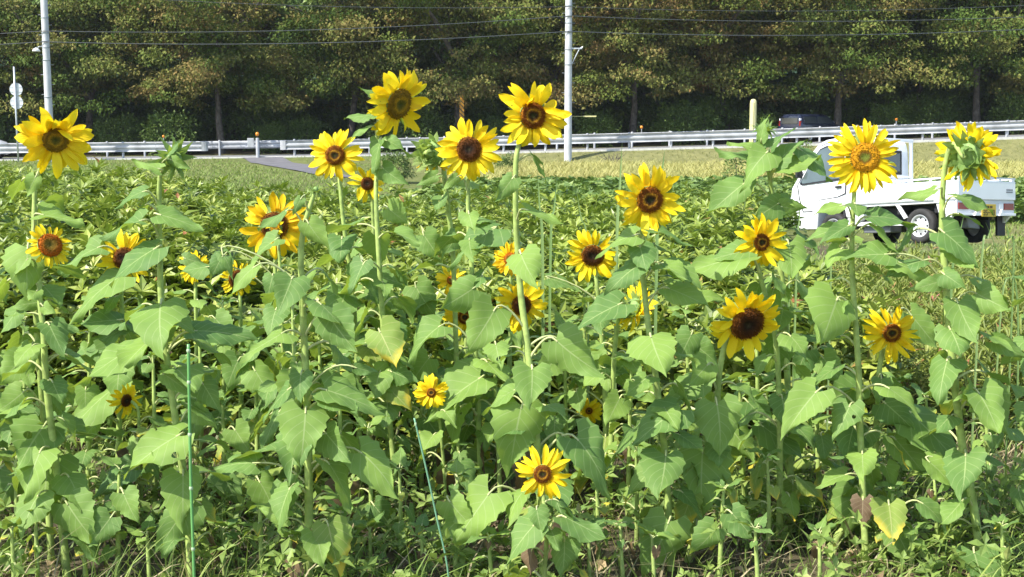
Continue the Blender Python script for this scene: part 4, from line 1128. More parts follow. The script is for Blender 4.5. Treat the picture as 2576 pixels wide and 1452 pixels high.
# ray florets: a few shapes of unit length, shared by all heads
def petal_mesh(i):
    rd = random.Random(100 + i)
    nt_, ns = 9, 4
    W = rd.uniform(0.24, 0.34); curl = rd.uniform(-0.15, 0.42); tip = rd.uniform(-0.25, 0.55); chan = rd.uniform(0.1, 0.35); tw = rd.uniform(-0.5, 0.5); side = rd.uniform(-0.10, 0.10)
    if i >= 9: curl = rd.uniform(-0.45, -0.2); tip = -0.2; tw = rd.uniform(-.9, .9)
    V = []; UV = []; q = []
    for a in range(nt_ + 1):
        t = a / nt_
        w = W * float(np.interp(t, [0, .12, .35, .6, .8, .93, 1], [.42, .66, .96, 1, .88, .55, .10])) * 0.5
        for b_ in range(ns + 1):
            s = -1 + 2 * b_ / ns
            x = s * w; z = chan * w * (s * s) * 0.8 - curl * t * t * 0.6 - tip * t ** 4 * 0.5 + 0.012 * math.sin(t * 11 + i + 2 * s)
            an = tw * t
            V.append((x * math.cos(an) + side * t * t, t, z + x * math.sin(an))); UV.append((b_ / ns, t))
    for a in range(nt_):
        for b_ in range(ns):
            k = a * (ns + 1) + b_
            q.append((k, k + 1, k + ns + 2, k + ns + 1))
    return V, q, UV
PET = {}
def petal_data(i, m):
    if (i, m) not in PET:
        V, q, UV = petal_mesh(i)
        o = mesh_np('petal', V, q, M[m], None, uv=UV)
        PET[(i, m)] = o.data
        bpy.data.objects.remove(o)
    return PET[(i, m)]
def disc_geometry(rd_, sd, dome):
    rg = random.Random(sd)
    V = [(0, 0, dome * rd_ * 0.55)]; rad = [0.0]; tris = []; q = []
    nr, na = 9, 30
    for i in range(1, nr + 1):
        f = i / nr
        h = dome * rd_ * (0.55 + 0.5 * math.sin(f * 2.6)) * (1 - f ** 5) if f < 1 else -0.004
        for k in range(na):
            a = 2 * math.pi * k / na
            jit = 1 + (rg.uniform(-.02, .02) if f < 1 else 0)
            V.append((rd_ * f * jit * math.cos(a), rd_ * f * jit * math.sin(a), h + rg.uniform(-.03, .03) * rd_)); rad.append(f)
    for k in range(na):
        tris.append((0, 1 + k, 1 + (k + 1) % na))
        for i in range(nr - 1):
            a = 1 + i * na; b = 1 + (i + 1) * na
            q.append((a + k, b + k, b + (k + 1) % na, a + (k + 1) % na))
    for j in range(230):                                             # little tube florets on the outer part
        f = math.sqrt(rg.uniform(0.20, 0.98)); a = j * 2.39996
        h = dome * rd_ * (0.55 + 0.5 * math.sin(f * 2.6)) * (1 - f ** 5)
        w = rd_ * 0.042; x, y = rd_ * f * math.cos(a), rd_ * f * math.sin(a); hh = rd_ * rg.uniform(0.05, 0.13)
        o = len(V); lean = 1 + 0.10 * f
        V += [(x - w, y - w, h - 0.001), (x + w, y - w, h - 0.001), (x + w, y + w, h - 0.001), (x - w, y + w, h - 0.001), (x * lean, y * lean, h + hh)]
        fr = min(1.0, max(0, f + rg.uniform(-.05, .09)))
        rad += [fr] * 5
        tris += [(o, o + 1, o + 4), (o + 1, o + 2, o + 4), (o + 2, o + 3, o + 4), (o + 3, o, o + 4)]
    return V, q, tris, rad
def sepal_geometry(n, r0, L, W, spread, sd, layers=2):
    rg = random.Random(sd); V = []; q = []; UV = []
    for ly in range(layers):
        for k in range(n):
            a = 2 * math.pi * (k + 0.5 * ly) / n + rg.uniform(-.12, .12)
            el = spread - 0.25 * ly + rg.uniform(-.3, .3)              # angle from the plane towards the back (-z)
            l = L * rg.uniform(0.75, 1.25); er = Vector((math.cos(a), math.sin(a), 0)); et = Vector((-math.sin(a), math.cos(a), 0))
            curl = rg.uniform(-0.5, 0.9)
            b = len(V)
            for i in range(6):
                t = i / 5; w = W * float(np.interp(t, [0, .3, .7, 1], [.75, 1, .45, .03])) * 0.5
                e = el + curl * t
                p = er * (r0 + l * t * math.cos(e)) + Vector((0, 0, -0.006 - 0.004 * ly - l * t * math.sin(e)))
                for s in (-1, 0, 1):
                    V.append(tuple(p + et * (w * s) + Vector((0, 0, 0.2 * w * abs(s))))); UV.append((0.5 + 0.5 * s, t))
            for i in range(5):
                for s in (0, 1):
                    z = b + i * 3 + s
                    q.append((z, z + 1, z + 4, z + 3))
    return V, q, UV
def frame_from_normal(n, roll=0.0):
    z = n.normalized(); up = Vector((0, 0, 1))
    x = up.cross(z); x = x.normalized() if x.length > 1e-4 else Vector((1, 0, 0))
    y = z.cross(x)
    return Matrix((x, y, z)).transposed() @ Matrix.Rotation(roll, 3, 'Z')
def make_head(plant, c, n, rdisc, rout, style, seed, npet=24, mess=0.18, droop=0.0, petal='petal', keep=None, back=0.0, dome=0.22, bracts=0, ws=1.02):
    """flower head: green back, disc, sepals and every ray floret"""
    rd = random.Random(seed)
    Mh = frame_from_normal(n).to_4x4(); Mh.translation = c - plant.location
    hb = MB().lathe([(0.006, -0.030), (rdisc * 0.45, -0.030), (rdisc * 0.85, -0.020), (rdisc * 1.04, -0.006), (rdisc * 1.0, 0.0)], 24)
    head = hb.build('flower_head', M['cap'], plant, smooth=True)
    head.matrix_local = Mh
    V, q, tris, rad = disc_geometry(rdisc, seed, dome)
    mesh_np('disc', V, q, M['disc_' + style], head, tris=tris, attr={'rad': rad})
    if bracts:
        V = []; q = []; UV = []
        for ly in range(bracts):
            v, f, u = sepal_geometry(13, rdisc * (1.0 - 0.2 * ly), rout * 0.5, rdisc * 0.5, 0.35 + 0.35 * ly, seed + ly, layers=1)
            b0 = len(V); V += [(x, y, z - 0.006 * ly) for x, y, z in v]; q += [tuple(b0 + i for i in x) for x in f]; UV += u
    else:
        V, q, UV = sepal_geometry(13, rdisc * 0.9, rout * 0.36, rdisc * 0.42, 0.75, seed)
    mesh_np('sepals', V, q, M['sepal_pale' if bracts > 3 else 'sepal'], head, uv=UV)
    Lp = rout - rdisc * 0.88
    zl = (Mh.to_3x3().transposed() @ Vector((0, 0, -1)))               # gravity in the head's frame
    npet = int(npet * 1.55)
    for k in range(npet):
        ly = k % 2
        a = 2 * math.pi * k / npet + rd.uniform(-0.09, 0.09)
        if keep and not keep(a): continue
        if rd.random() < 0.05: continue
        tilt = 0.10 - back + 0.16 * ly * -1 + rd.gauss(0, mess)
        e = Vector((math.cos(a), math.sin(a), 0))
        # limp florets fall: upper ones forward over the disc, lower ones hang straight
        tilt += droop * max(0.0, -e.dot(zl)) * rd.uniform(0.3, 1.2)
        tilt -= 0.25 * droop * max(0.0, e.dot(zl))
        L = Lp * (rd.uniform(0.84, 1.12) if rd.random() < 0.85 else rd.uniform(0.6, 0.85))
        var = rd.randrange(12) if rd.random() < 0.35 + mess else rd.randrange(9)
        o = bpy.data.objects.new('petal', petal_data(var, petal))
        col.objects.link(o); o.parent = head
        o.matrix_local = Matrix.Rotation(a - math.pi / 2, 4, 'Z') @ Matrix.Translation((0, rdisc * 0.88, -0.003 - 0.003 * ly)) @ Matrix.Rotation(tilt, 4, 'X') @ Matrix.Rotation(rd.gauss(0, 0.25), 4, 'Y') @ Matrix.Rotation(rd.gauss(0, 0.10 + 0.3 * mess), 4, 'Z') @ Matrix.Diagonal((ws * L * rd.uniform(0.85, 1.25), L, L, 1))
    return head
def make_bud(plant, c, n, size, seed, mat='sepal'):
    rd = random.Random(seed)
    V = []; q = []; UV = []
    fr = frame_from_normal(n)
    for ly, (spread, L, r0, cnt) in enumerate(((-1.15, 0.9, 0.25, 9), (-0.8, 1.2, 0.40, 11), (-0.35, 1.25, 0.45, 11), (0.25, 1.1, 0.42, 9))):
        v, f, u = sepal_geometry(cnt, r0 * size, L * size, 0.42 * size, spread, seed + ly, layers=1)
        b = len(V)
        V += [tuple(fr @ Vector(p) + c - plant.location) for p in v]; q += [tuple(b + i for i in x) for x in f]; UV += u
    bud = MB().lathe([(0.0, -0.55 * size), (0.35 * size, -0.4 * size), (0.5 * size, -0.05 * size), (0.42 * size, 0.25 * size), (0.22 * size, 0.5 * size), (0, 0.6 * size)], 16, M=Matrix.Translation(c - plant.location) @ fr.to_4x4()).build('bud', M['cap'], plant, smooth=True)
    mesh_np('bracts', V, q, M[mat], bud, uv=UV)
    return bud
def catmull(P, per=6):
    P = [P[0] * 2 - P[1]] + P + [P[-1] * 2 - P[-2]]
    out = []
    for i in range(1, len(P) - 2):
        a, b, c, d = P[i - 1], P[i], P[i + 1], P[i + 2]
        for k in range(per):
            t = k / per
            out.append(0.5 * ((2 * b) + (c - a) * t + (2 * a - 5 * b + 4 * c - d) * t * t + (3 * b - a - 3 * c + d) * t ** 3))
    out.append(P[-2])
    return out
PLANTS = {}
def make_plant(key, D, stem, label, group=None, rtop=0.0055, rbot=0.0135, top=None, top_dir=None):
    """stem: list of (u, v) from top to bottom at depth D; the foot is set on the ground"""
    P = [at(u, v, D + 0.02 * math.sin(v * 0.01 + D * 9)) for u, v in stem]
    zg = float(gz(P[-1].x, D))
    P = [p for i, p in enumerate(P) if i == 0 or p.z > zg + 0.05]
    if len(P) > 1:
        s = (P[-2].x - P[-1].x) / max(0.05, P[-2].z - P[-1].z)
        s = max(-0.5, min(0.5, s))
    else: s = 0
    foot = Vector((P[-1].x - s * (P[-1].z - zg) * 0.8, D, zg - 0.03))
    if top is not None:
        P = [top, top - top_dir * 0.035 + Vector((0, 0, 0.004))] + P
    P.append(foot)
    C = catmull(P)
    e = empty('sunflower', (foot.x, foot.y, zg), label, 'sunflower', group)
    L = [0.0]
    for i in range(1, len(C)): L.append(L[-1] + (C[i] - C[i - 1]).length)
    rr = [rtop + (rbot - rtop) * min(1, (l / max(0.6, L[-1])) ** 0.5) for l in L]
    MB().tube([c - e.location for c in C], rr, 9).build('stem', M['stem'], e, smooth=True)
    PLANTS[key] = dict(o=e, D=D, C=C, L=L, px=[proj(c) for c in C], r=rr)
    return e
HEADS = []
def sunflower(key, D, head, stem, label, rb=0.0135, group=None, rtop=0.0055, **k):
    """head: (u, v, r, yaw, pitch, disc radius px, style)"""
    u, v, r, yaw, pitch, rdp, style = head
    c = at(u, v, D - 0.03)
    yw, pt_ = R(yaw), R(pitch)
    n = Vector((math.sin(yw) * math.cos(pt_), -math.cos(yw) * math.cos(pt_), math.sin(pt_)))
    m = D / F
    e = make_plant(key, D, stem, label, group, rtop=rtop, rbot=rb, top=c - n * 0.025, top_dir=n)
    HEADS.append((u, v, r, D))
    make_head(e, c, n, rdp * 0.92 * m, r * m, style, hash_(key), **k)
    return e
def hash_(s): return sum((i + 1) * ord(ch) for i, ch in enumerate(str(s))) % 9973

S = sunflower
S('A', 4.55, (140, 352, 92, 30, -8, 34, 'olive'), [(92, 455), (87, 509), (85, 620), (85, 720), (92, 810), (102, 950), (117, 1140), (131, 1430)], 'tall sunflower with limp drooping petals in front of the left utility pole', npet=28, mess=0.34, droop=1.0, ws=1.2)
S('B', 4.40, (126, 617, 57, 38, 22, 33, 'rust'), [(100, 671), (101, 756), (110, 844), (117, 968), (141, 1170), (166, 1420)], 'small sunflower with rust and green disc below the limp tall one at the left', rb=0.0155, npet=22, mess=0.2)
S('C', 5.3, (312, 650, 68, 4, 8, 30, 'dark'), [(306, 720), (308, 830), (302, 1000), (297, 1200)], 'sunflower with its face half covered by a large leaf, near the left edge', npet=24, mess=0.22)
S('E', 5.7, (690, 568, 84, 6, 0, 38, 'dark'), [(692, 660), (695, 800), (700, 1000), (702, 1200)], 'large golden sunflower behind a small opening bud', petal='petal_deep', npet=26, mess=0.22)
S('F', 5.9, (600, 703, 46, 15, -5, 27, 'dark'), [(604, 760), (606, 900), (606, 1150)], 'small sunflower hidden behind a leaf, lower left of the golden one', npet=20)
S('G', 6.1, (490, 672, 42, 0, 10, 18, 'brown'), [(492, 720), (495, 900), (500, 1150)], 'sunflower almost hidden by dark leaves, only yellow petal ends showing', npet=20, petal='petal')
S('H', 5.5, (843, 391, 68, 0, 2, 27, 'brown'), [(855, 462), (862, 540), (872, 620), (885, 700), (892, 800), (902, 1000), (905, 1200)], 'round open sunflower facing the camera beside the guardrail end', npet=26, mess=0.22)
S('I', 5.7, (924, 462, 48, 8, 8, 18, 'dark'), [(936, 510), (940, 580), (946, 650), (955, 750), (961, 830), (970, 1000), (975, 1200)], 'small sunflower with petals folded over its disc, just below the round open one', npet=18, mess=0.38, droop=0.6)
S('J', 5.3, (1004, 262, 90, 48, -16, 42, 'olive'), [(956, 300), (949, 350), (953, 400), (946, 460), (948, 560), (956, 700), (965, 850), (971, 975), (988, 1137), (1000, 1300)], 'tallest sunflower, turned to the right, with an olive brown disc', npet=28, mess=0.28, droop=0.4, ws=1.15)
S('K', 5.25, (1180, 376, 79, 0, 0, 34, 'dark'), [(1178, 452), (1178, 560), (1185, 650), (1190, 760), (1197, 900), (1204, 1050), (1207, 1300)], 'sunflower with a dark red brown disc below the striped marker pole', npet=28, mess=0.22, droop=0.15)
S('L', 4.3, (1341, 291, 92, 14, 0, 36, 'brown'), [(1302, 378), (1297, 450), (1298, 560), (1303, 640), (1310, 740), (1322, 830), (1332, 920), (1342, 1000), (1350, 1100), (1362, 1300), (1366, 1440)], 'big tall sunflower with wavy twisted petals just left of the middle pole', rb=0.0145, npet=26, mess=0.48, droop=0.35, ws=1.12)
S('Mm', 4.5, (1635, 503, 87, 10, -4, 37, 'brown'), [(1612, 585), (1615, 650), (1622, 740), (1635, 850), (1650, 950), (1660, 1030), (1672, 1130), (1680, 1250), (1690, 1440)], 'big sunflower with ragged petals in the middle of the right half', rb=0.0145, npet=28, mess=0.30, droop=0.4)
S('N', 5.4, (1491, 643, 69, -8, -14, 31, 'dark'), [(1500, 705), (1510, 800), (1520, 950), (1524, 1100), (1526, 1250)], 'sunflower looking slightly down, with a leaf tip across its dark disc', npet=24, mess=0.24)
S('O', 4.8, (1916, 610, 70, 18, 0, 24, 'brown'), [(1912, 690), (1930, 760), (1950, 850), (1960, 1000), (1962, 1250)], 'open sunflower with a narrow dark disc left of the truck front wheel', npet=22, mess=0.24)
S('P', 4.5, (2176, 396, 93, 0, 6, 40, 'orange'), [(2150, 478), (2145, 560), (2143, 640), (2147, 740), (2155, 850), (2161, 950), (2165, 1100), (2170, 1440)], 'large sunflower with an orange disc and green centre in front of the truck cab', npet=36, mess=0.22, dome=0.16, ws=0.74)
S('Q', 4.45, (2437, 390, 84, 142, 8, 38, 'brown'), [(2398, 362), (2382, 395), (2372, 470), (2370, 580), (2378, 700), (2385, 800), (2395, 900), (2408, 1020), (2425, 1150), (2450, 1280), (2485, 1430)], 'sunflower seen from its green back, on a thick bent stem above the tailgate', rb=0.0165, npet=30, mess=0.25, back=-0.1, bracts=3)
S('Rr', 4.6, (1880, 814, 96, 14, -20, 49, 'dark'), [(1845, 800), (1815, 905), (1804, 1010), (1793, 1180), (1768, 1265), (1686, 1448)], 'heavy nodding sunflower with a large dark disc and hanging petals', rb=0.0165, npet=30, mess=0.24, droop=0.6, dome=0.3, ws=1.15)
S('T', 4.7, (2244, 838, 74, 0, 2, 26, 'brown'), [(2213, 925), (2210, 1000), (2205, 1080), (2200, 1170), (2185, 1238), (2148, 1302), (2110, 1345), (2045, 1448)], 'bright open sunflower low at the right, below the truck rear', rb=0.0155, npet=28, mess=0.25, ws=0.8)
S('U', 3.98, (1365, 1193, 72, 0, 5, 26, 'brown'), [(1368, 1265), (1376, 1330), (1370, 1440)], 'lowest bright sunflower near the bottom middle', rb=0.0085, npet=26, mess=0.16, ws=0.8)
S('V', 5.1, (1085, 988, 44, 0, 6, 13, 'brown'), [(1103, 1040), (1110, 1100), (1118, 1200)], 'small lone yellow sunflower low in the middle, partly behind a leaf', rb=0.007, npet=26, mess=0.2)
S('W', 5.0, (318, 1008, 46, 55, -6, 18, 'dark'), [(342, 1020), (350, 1080), (355, 1200), (358, 1300)], 'small sunflower turned aside among leaves left of the green stake', rb=0.007, npet=22, mess=0.2)
S('X', 5.9, (1135, 705, 40, 0, 25, 12, 'rust'), [(1140, 745), (1148, 900), (1150, 1150)], 'pale yellow half hidden sunflower below the heart shaped leaf', npet=20)
S('Y', 5.5, (1312, 768, 70, 18, 5, 28, 'dark'), [(1318, 840), (1325, 1000), (1330, 1200)], 'sunflower behind the stem of the tall wavy one, split by that stem', npet=24, mess=0.3)
S('Z', 6.0, (1284, 652, 46, 0, 20, 18, 'rust'), [(1284, 705), (1282, 900), (1280, 1100)], 'golden sunflower whose lower half hides behind a cut edged leaf', petal='petal_deep', npet=22)
S('a', 5.2, (1598, 775, 68, 118, -22, 28, 'brown'), [(1566, 748), (1556, 800), (1545, 900), (1538, 1100), (1532, 1260)], 'sunflower turned away showing green bracts and hanging petals', npet=24, mess=0.2, droop=0.2)
S('b', 5.6, (1482, 1034, 36, 0, 0, 10, 'brown'), [(1490, 1065), (1496, 1200)], 'tiny yellow sunflower peeping out from under a leaf right of the lower middle', rb=0.007, npet=18)
S('c', 5.8, (1170, 798, 54, 0, 0, 20, 'brown'), [(1172, 860), (1168, 1000), (1166, 1150)], 'sunflower hidden behind a big pointed leaf, petals showing at its left edge', npet=20)
S('d', 5.6, (1088, 386, 56, 158, 0, 36, 'brown'), [(1108, 372), (1114, 400), (1119, 460), (1128, 530), (1140, 650), (1148, 900), (1156, 1150)], 'pale green flower head seen from behind with curling bracts', rb=0.012, npet=14, mess=0.3, rtop=0.010, petal='petal_deep', keep=lambda a: math.sin(a) < -0.3, bracts=4)
S('e', 5.3, (692, 570, 27, 0, 5, 14, 'orange'), [(700, 610), (706, 700), (712, 900), (716, 1150)], 'small opening bud in front of the large golden sunflower', rb=0.008, npet=14, mess=0.4, back=-0.7)

def bud_plant(key, D, stem, label, bud=None, rb=0.0145, group=None):
    e = make_plant(key, D, stem, label, group, rbot=rb, rtop=0.006)
    if bud:
        u, v, s, n = bud
        make_bud(e, at(u, v, D - 0.01), Vector(n), s * D / F, hash_(key))
        HEADS.append((u, v, s * 1.4, D))
    return e
bud_plant('D', 4.3, [(428, 410), (407, 420), (402, 450), (400, 520), (402, 640), (405, 750), (415, 870), (435, 1010), (455, 1150), (470, 1250), (480, 1440)], 'tall sunflower with a nodding green bud at the left', (438, 398, 38, (0.7, -0.5, -0.1)))
bud_plant('f', 4.95, [(1922, 345), (1922, 390), (1935, 440), (1945, 510), (1956, 600), (1972, 750), (1978, 840), (1982, 1000), (1990, 1250), (2000, 1440)], 'tall sunflower with a closed leafy bud left of the truck', (1922, 325, 24, (0.1, -0.25, 1)))
bud_plant('g', 4.15, [(790, 486), (780, 520), (765, 570), (757, 640), (760, 740), (765, 850), (770, 950), (774, 1050), (776, 1150), (777, 1300), (775, 1440)], 'thick pale stemmed sunflower with a tiny bud, left of the middle', (794, 478, 16, (0.3, -0.2, 1)), rb=0.0158)
GF = 'sunflower plants showing no flower'
FL = 'leafy sunflower plant with neither flower nor bud, among the flowering ones'
fill = [(4.20, [(30, 1330), (32, 1385), (35, 1440)]), (4.35, [(210, 1310), (212, 1375), (215, 1440)]), (4.30, [(370, 1340), (372, 1390), (375, 1440)]), (4.40, [(560, 1330), (562, 1385), (565, 1440)]), (4.25, [(730, 1350), (732, 1395), (735, 1440)]), (4.45, [(930, 1330), (932, 1385), (935, 1440)]), (4.30, [(1060, 1330), (1062, 1385), (1065, 1440)]), (4.20, [(1230, 1350), (1232, 1395), (1235, 1440)]), (4.35, [(1480, 1340), (1482, 1390), (1485, 1440)]), (4.30, [(1640, 1350), (1642, 1395), (1645, 1440)]), (4.20, [(1900, 1330), (1902, 1385), (1905, 1440)]), (4.35, [(2060, 1340), (2062, 1390), (2065, 1440)]), (4.40, [(2290, 1330), (2292, 1385), (2295, 1440)]), (4.25, [(2520, 1320), (2522, 1380), (2525, 1440)]),
        (5.5, [(60, 800), (62, 950), (65, 1200)]), (5.0, [(385, 900), (388, 1050), (390, 1290)]), (5.7, [(560, 760), (562, 900), (565, 1180)]), (5.6, [(800, 780), (805, 920), (810, 1200)]), (4.7, [(1005, 1180), (1008, 1300), (1010, 1420)]), (5.3, [(1150, 960), (1152, 1080), (1155, 1260)]), (4.6, [(1500, 1200), (1504, 1300), (1508, 1430)]), (5.6, [(1470, 740), (1472, 900), (1475, 1200)]), (4.8, [(1600, 1120), (1602, 1240), (1605, 1390)]), (5.6, [(1900, 800), (1905, 950), (1910, 1200)]), (4.7, [(1930, 1150), (1934, 1270), (1940, 1410)]), (5.4, [(2260, 960), (2262, 1080), (2265, 1250)]), (4.6, [(2350, 1200), (2356, 1320), (2362, 1430)]), (4.3, [(90, 1290), (92, 1380), (95, 1440)]), (4.3, [(860, 1290), (863, 1370), (866, 1440)]), (4.3, [(1560, 1320), (1563, 1400), (1566, 1440)]), (5.2, [(440, 1010), (443, 1120), (446, 1290)]), (5.2, [(2480, 1000), (2484, 1120), (2490, 1290)]),
        (5.0, [(735, 760), (740, 900), (748, 1050), (742, 1300)]), (5.2, [(1243, 880), (1247, 1000), (1258, 1250)]), (4.9, [(925, 1080), (932, 1218), (940, 1350)]), (5.1, [(560, 1010), (563, 1150), (565, 1300)]),
        (4.5, [(2246, 1235), (2240, 1290), (2220, 1370), (2200, 1440)]), (4.7, [(1300, 1270), (1305, 1390), (1308, 1440)]), (4.6, [(1442, 1300), (1445, 1400), (1448, 1440)]), (5.2, [(2106, 1060), (2110, 1150), (2112, 1250)]),
        (4.7, [(-22, 700), (-20, 900), (-15, 1100), (-10, 1400)]), (5.3, [(228, 760), (225, 900), (222, 1180)]), (5.6, [(500, 820), (505, 960), (508, 1200)]), (5.3, [(640, 880), (645, 1000), (648, 1250)]),
        (5.0, [(850, 900), (855, 1050), (858, 1300)]), (5.5, [(1065, 820), (1062, 960), (1060, 1200)]), (5.4, [(1420, 830), (1422, 960), (1425, 1230)]), (5.1, [(1590, 900), (1585, 1050), (1580, 1300)]),
        (5.5, [(1725, 780), (1730, 920), (1735, 1200)]), (5.2, [(1860, 960), (1865, 1080), (1868, 1300)]), (5.3, [(2050, 800), (2052, 950), (2055, 1250)]), (4.8, [(2600, 700), (2605, 900), (2610, 1200), (2612, 1400)]),
        (5.2, [(2330, 1000), (2332, 1100), (2335, 1280)]), (4.4, [(300, 1180), (298, 1300), (296, 1440)]), (4.4, [(650, 1200), (655, 1320), (660, 1440)]), (4.35, [(1150, 1200), (1148, 1330), (1146, 1440)]), (4.4, [(1820, 1230), (1815, 1330), (1812, 1440)]), (4.6, [(40, 1150), (42, 1300), (45, 1440)]),
        (4.6, [(-190, 500), (-185, 800), (-180, 1300)]), (4.8, [(2760, 520), (2765, 800), (2770, 1300)])]
for i, (D, st) in enumerate(fill):
    make_plant('fill%d' % i, D, st, FL, GF, rtop=0.004, rbot=0.0115)

# leaves read off the photograph: stalk end u, v -> tip u, v, apparent width (px), optional plant key / material
LF = '''90,445,66,492,46 105,540,212,560,30 88,650,18,622,62 392,625,268,692,68,D 305,695,165,770,55,C 250,622,145,660,45,C 400,540,518,568,46,D 355,555,250,580,30,D 362,482,278,506,26,D
405,762,420,850,155,D 490,833,642,828,48,D 345,868,195,955,60,D 330,820,215,866,42,C 410,940,482,978,58,D 300,805,172,812,42,C 100,760,20,770,50,A 108,770,138,790,40,B 560,645,538,688,62,E 465,650,532,668,28,G 520,672,438,680,32,E
303,965,162,1058,70,C 112,1070,78,1142,152,A 130,1148,115,1256,146,A 450,1095,308,1166,84,D 335,1180,242,1242,66,W 475,1272,394,1372,112,D 168,1265,246,1366,130,B 640,1165,528,1162,46,g 510,965,562,1030,76,D 490,1030,542,1075,62,D
50,1380,-4,1444,72 737,950,720,1028,82,fill32 769,1034,768,1160,138,g 815,980,972,1027,62,g 820,1090,882,1136,100,g 640,672,566,728,42,g 560,640,600,690,30,g 905,1137,1028,1216,96,g 715,1215,722,1296,92,g 652,1210,712,1292,72,fill54 725,1303,638,1285,46,g 825,1318,858,1442,106,g,leaf_yellowing
1232,1240,1134,1362,102,L 1210,950,1058,1032,70,K 975,975,1040,1030,58,J,leaf_yellowing 945,945,1036,986,52,J 1313,1020,1270,1182,152,L 1395,1045,1398,1112,72,N 1450,985,1466,1026,62,N 1450,1103,1564,1218,102,L
1770,946,1664,1007,56,Rr 1705,1028,1576,1108,76,Mm 1803,1014,1825,1142,132,Rr 1768,1133,1747,1290,152,Rr 1670,1160,1568,1216,66,Mm 1683,1311,1619,1455,132,Mm 1888,1252,1978,1394,108,f 1350,1280,1360,1336,62,U 1345,1320,1254,1406,62,U 1420,1358,1420,1454,86,U 1420,1300,1532,1350,46,U
2158,975,2054,1012,92,T 2150,1063,2104,1126,112,T 2225,1013,2294,1071,92,T 2283,1033,2434,1167,86,T 2250,1103,2331,1194,92,T 2335,1160,2416,1222,56,Q 2480,988,2546,1084,116,Q 2455,985,2398,1002,92,Q 2055,985,1957,1076,86,P 1915,1070,2036,1151,62,f
2150,1230,2130,1350,112,T 2255,1338,2298,1418,86,fill36 2200,1395,2140,1432,72,T 2236,1268,2230,1342,106,fill36,leaf_yellowing 2318,1265,2402,1314,36,fill36 2450,1388,2440,1465,130,Q 2562,1232,2578,1312,62,fill51
2106,753,2044,833,152,P 2455,738,2512,772,92,Q 2290,790,2356,876,86,T,behind 2390,828,2402,882,102,Q 2368,708,2288,726,46,Q 2375,690,2412,716,62,Q 2500,858,2580,902,56,Q 1930,383,1848,452,72,f 1872,462,1778,528,62,f 2015,378,2100,430,46,f 1958,512,1888,548,74,f 1965,520,2032,535,50,f
2372,583,2466,657,92,Q 2402,495,2508,506,34,Q 2352,478,2268,499,24,Q 2115,518,2044,526,26,P 2135,568,2062,602,42,P 2108,575,2020,600,36,P 2185,545,2312,540,36,P 2230,640,2108,640,46,Q 2240,660,2346,681,42,Q 1878,630,1768,657,48,O
735,700,715,771,102,g 775,560,816,627,66,g 860,600,866,652,86,H 930,685,1012,713,62,I 870,738,850,792,102,H,leaf 830,798,894,888,112,g 955,833,1004,908,106,J,leaf_yellowing 1108,820,1004,886,46,K 1045,720,1092,797,92,d 1245,575,1118,641,46,K 1065,590,1110,652,76,d 1150,590,1118,646,60,d 1212,695,1134,728,36,K
1192,725,1112,772,102,K 1245,778,1180,892,112,L 1247,865,1260,916,72,fill33 1120,880,1180,915,46,X 895,925,952,941,36,g 985,935,1040,946,76,J 1310,638,1331,694,102,L 1290,448,1244,508,52,L 1325,528,1420,549,32,L 1180,538,1191,572,57,K 1595,592,1496,616,31,Mm 1640,578,1738,606,26,Mm 1610,622,1620,672,78,Mm
1380,700,1458,721,31,N 1397,855,1502,947,126,L 1637,845,1650,917,138,Mm 1560,765,1424,816,56,a 1680,725,1782,761,62,Mm 1765,745,1846,748,26,O 1610,665,1518,716,52,Mm 1875,645,1718,673,52,O 1685,665,1774,711,46,Mm 1780,918,1728,962,82,Rr 1520,925,1582,941,56,N
722,530,646,574,24,g 757,500,734,537,30,g 957,356,936,432,42,J 970,353,1042,376,26,J 963,423,1022,472,58,J 938,290,862,296,24,J 928,320,879,334,17,J 952,245,909,212,22,J 975,523,1026,562,66,I 695,602,618,647,42,e 1100,440,1045,462,34,d 1150,445,1110,470,30,K
1952,415,2004,340,44,f 1955,425,2050,372,34,f 1900,405,1812,362,36,f 1915,350,1921,290,20,f 1890,372,1832,350,24,f 1938,372,1985,316,24,f 400,425,330,398,30,D 430,402,478,425,34,D 425,392,448,352,18,D 540,800,600,860,70,fill42 600,905,560,985,80,fill43 640,930,700,1010,85,fill43 240,880,300,930,70,fill41 60,900,10,960,90,A 60,985,5,1040,80,A 40,1200,-10,1270,90,fill40 590,1080,640,1140,80,fill35 560,1190,610,1260,95,fill35 860,960,920,1010,80,fill44 1080,900,1030,960,80,fill45 1070,1050,1120,1110,75,fill45 1480,880,1540,950,80,fill46 1400,900,1350,950,80,fill46 1600,960,1650,1010,75,fill47 1560,1000,1520,1060,80,fill47
1740,840,1700,900,80,fill48 1750,870,1810,910,70,fill48 1880,1010,1940,1070,80,fill49 1840,1080,1900,1150,90,fill49 2030,880,1990,950,80,fill50 2070,900,2120,960,80,fill50 2310,1080,2370,1130,80,fill52 310,1240,350,1310,85,fill53 280,1300,230,1370,90,fill53 1130,1260,1190,1330,90,fill55 1170,1290,1100,1350,80,fill55 1840,1290,1900,1350,85,fill56 1800,1330,1740,1400,85,fill56 940,1270,1000,1340,80,fill34'''
pos_seen = []
def nearest_plant(u, v):
    best = None
    for k, p in PLANTS.items():
        for (a, b_) in p['px'][2:]:
            d = abs(a - u) + 0.8 * abs(b_ - (v + 35))
            if best is None or d < best[0]: best = (d, k)
    return best[1]
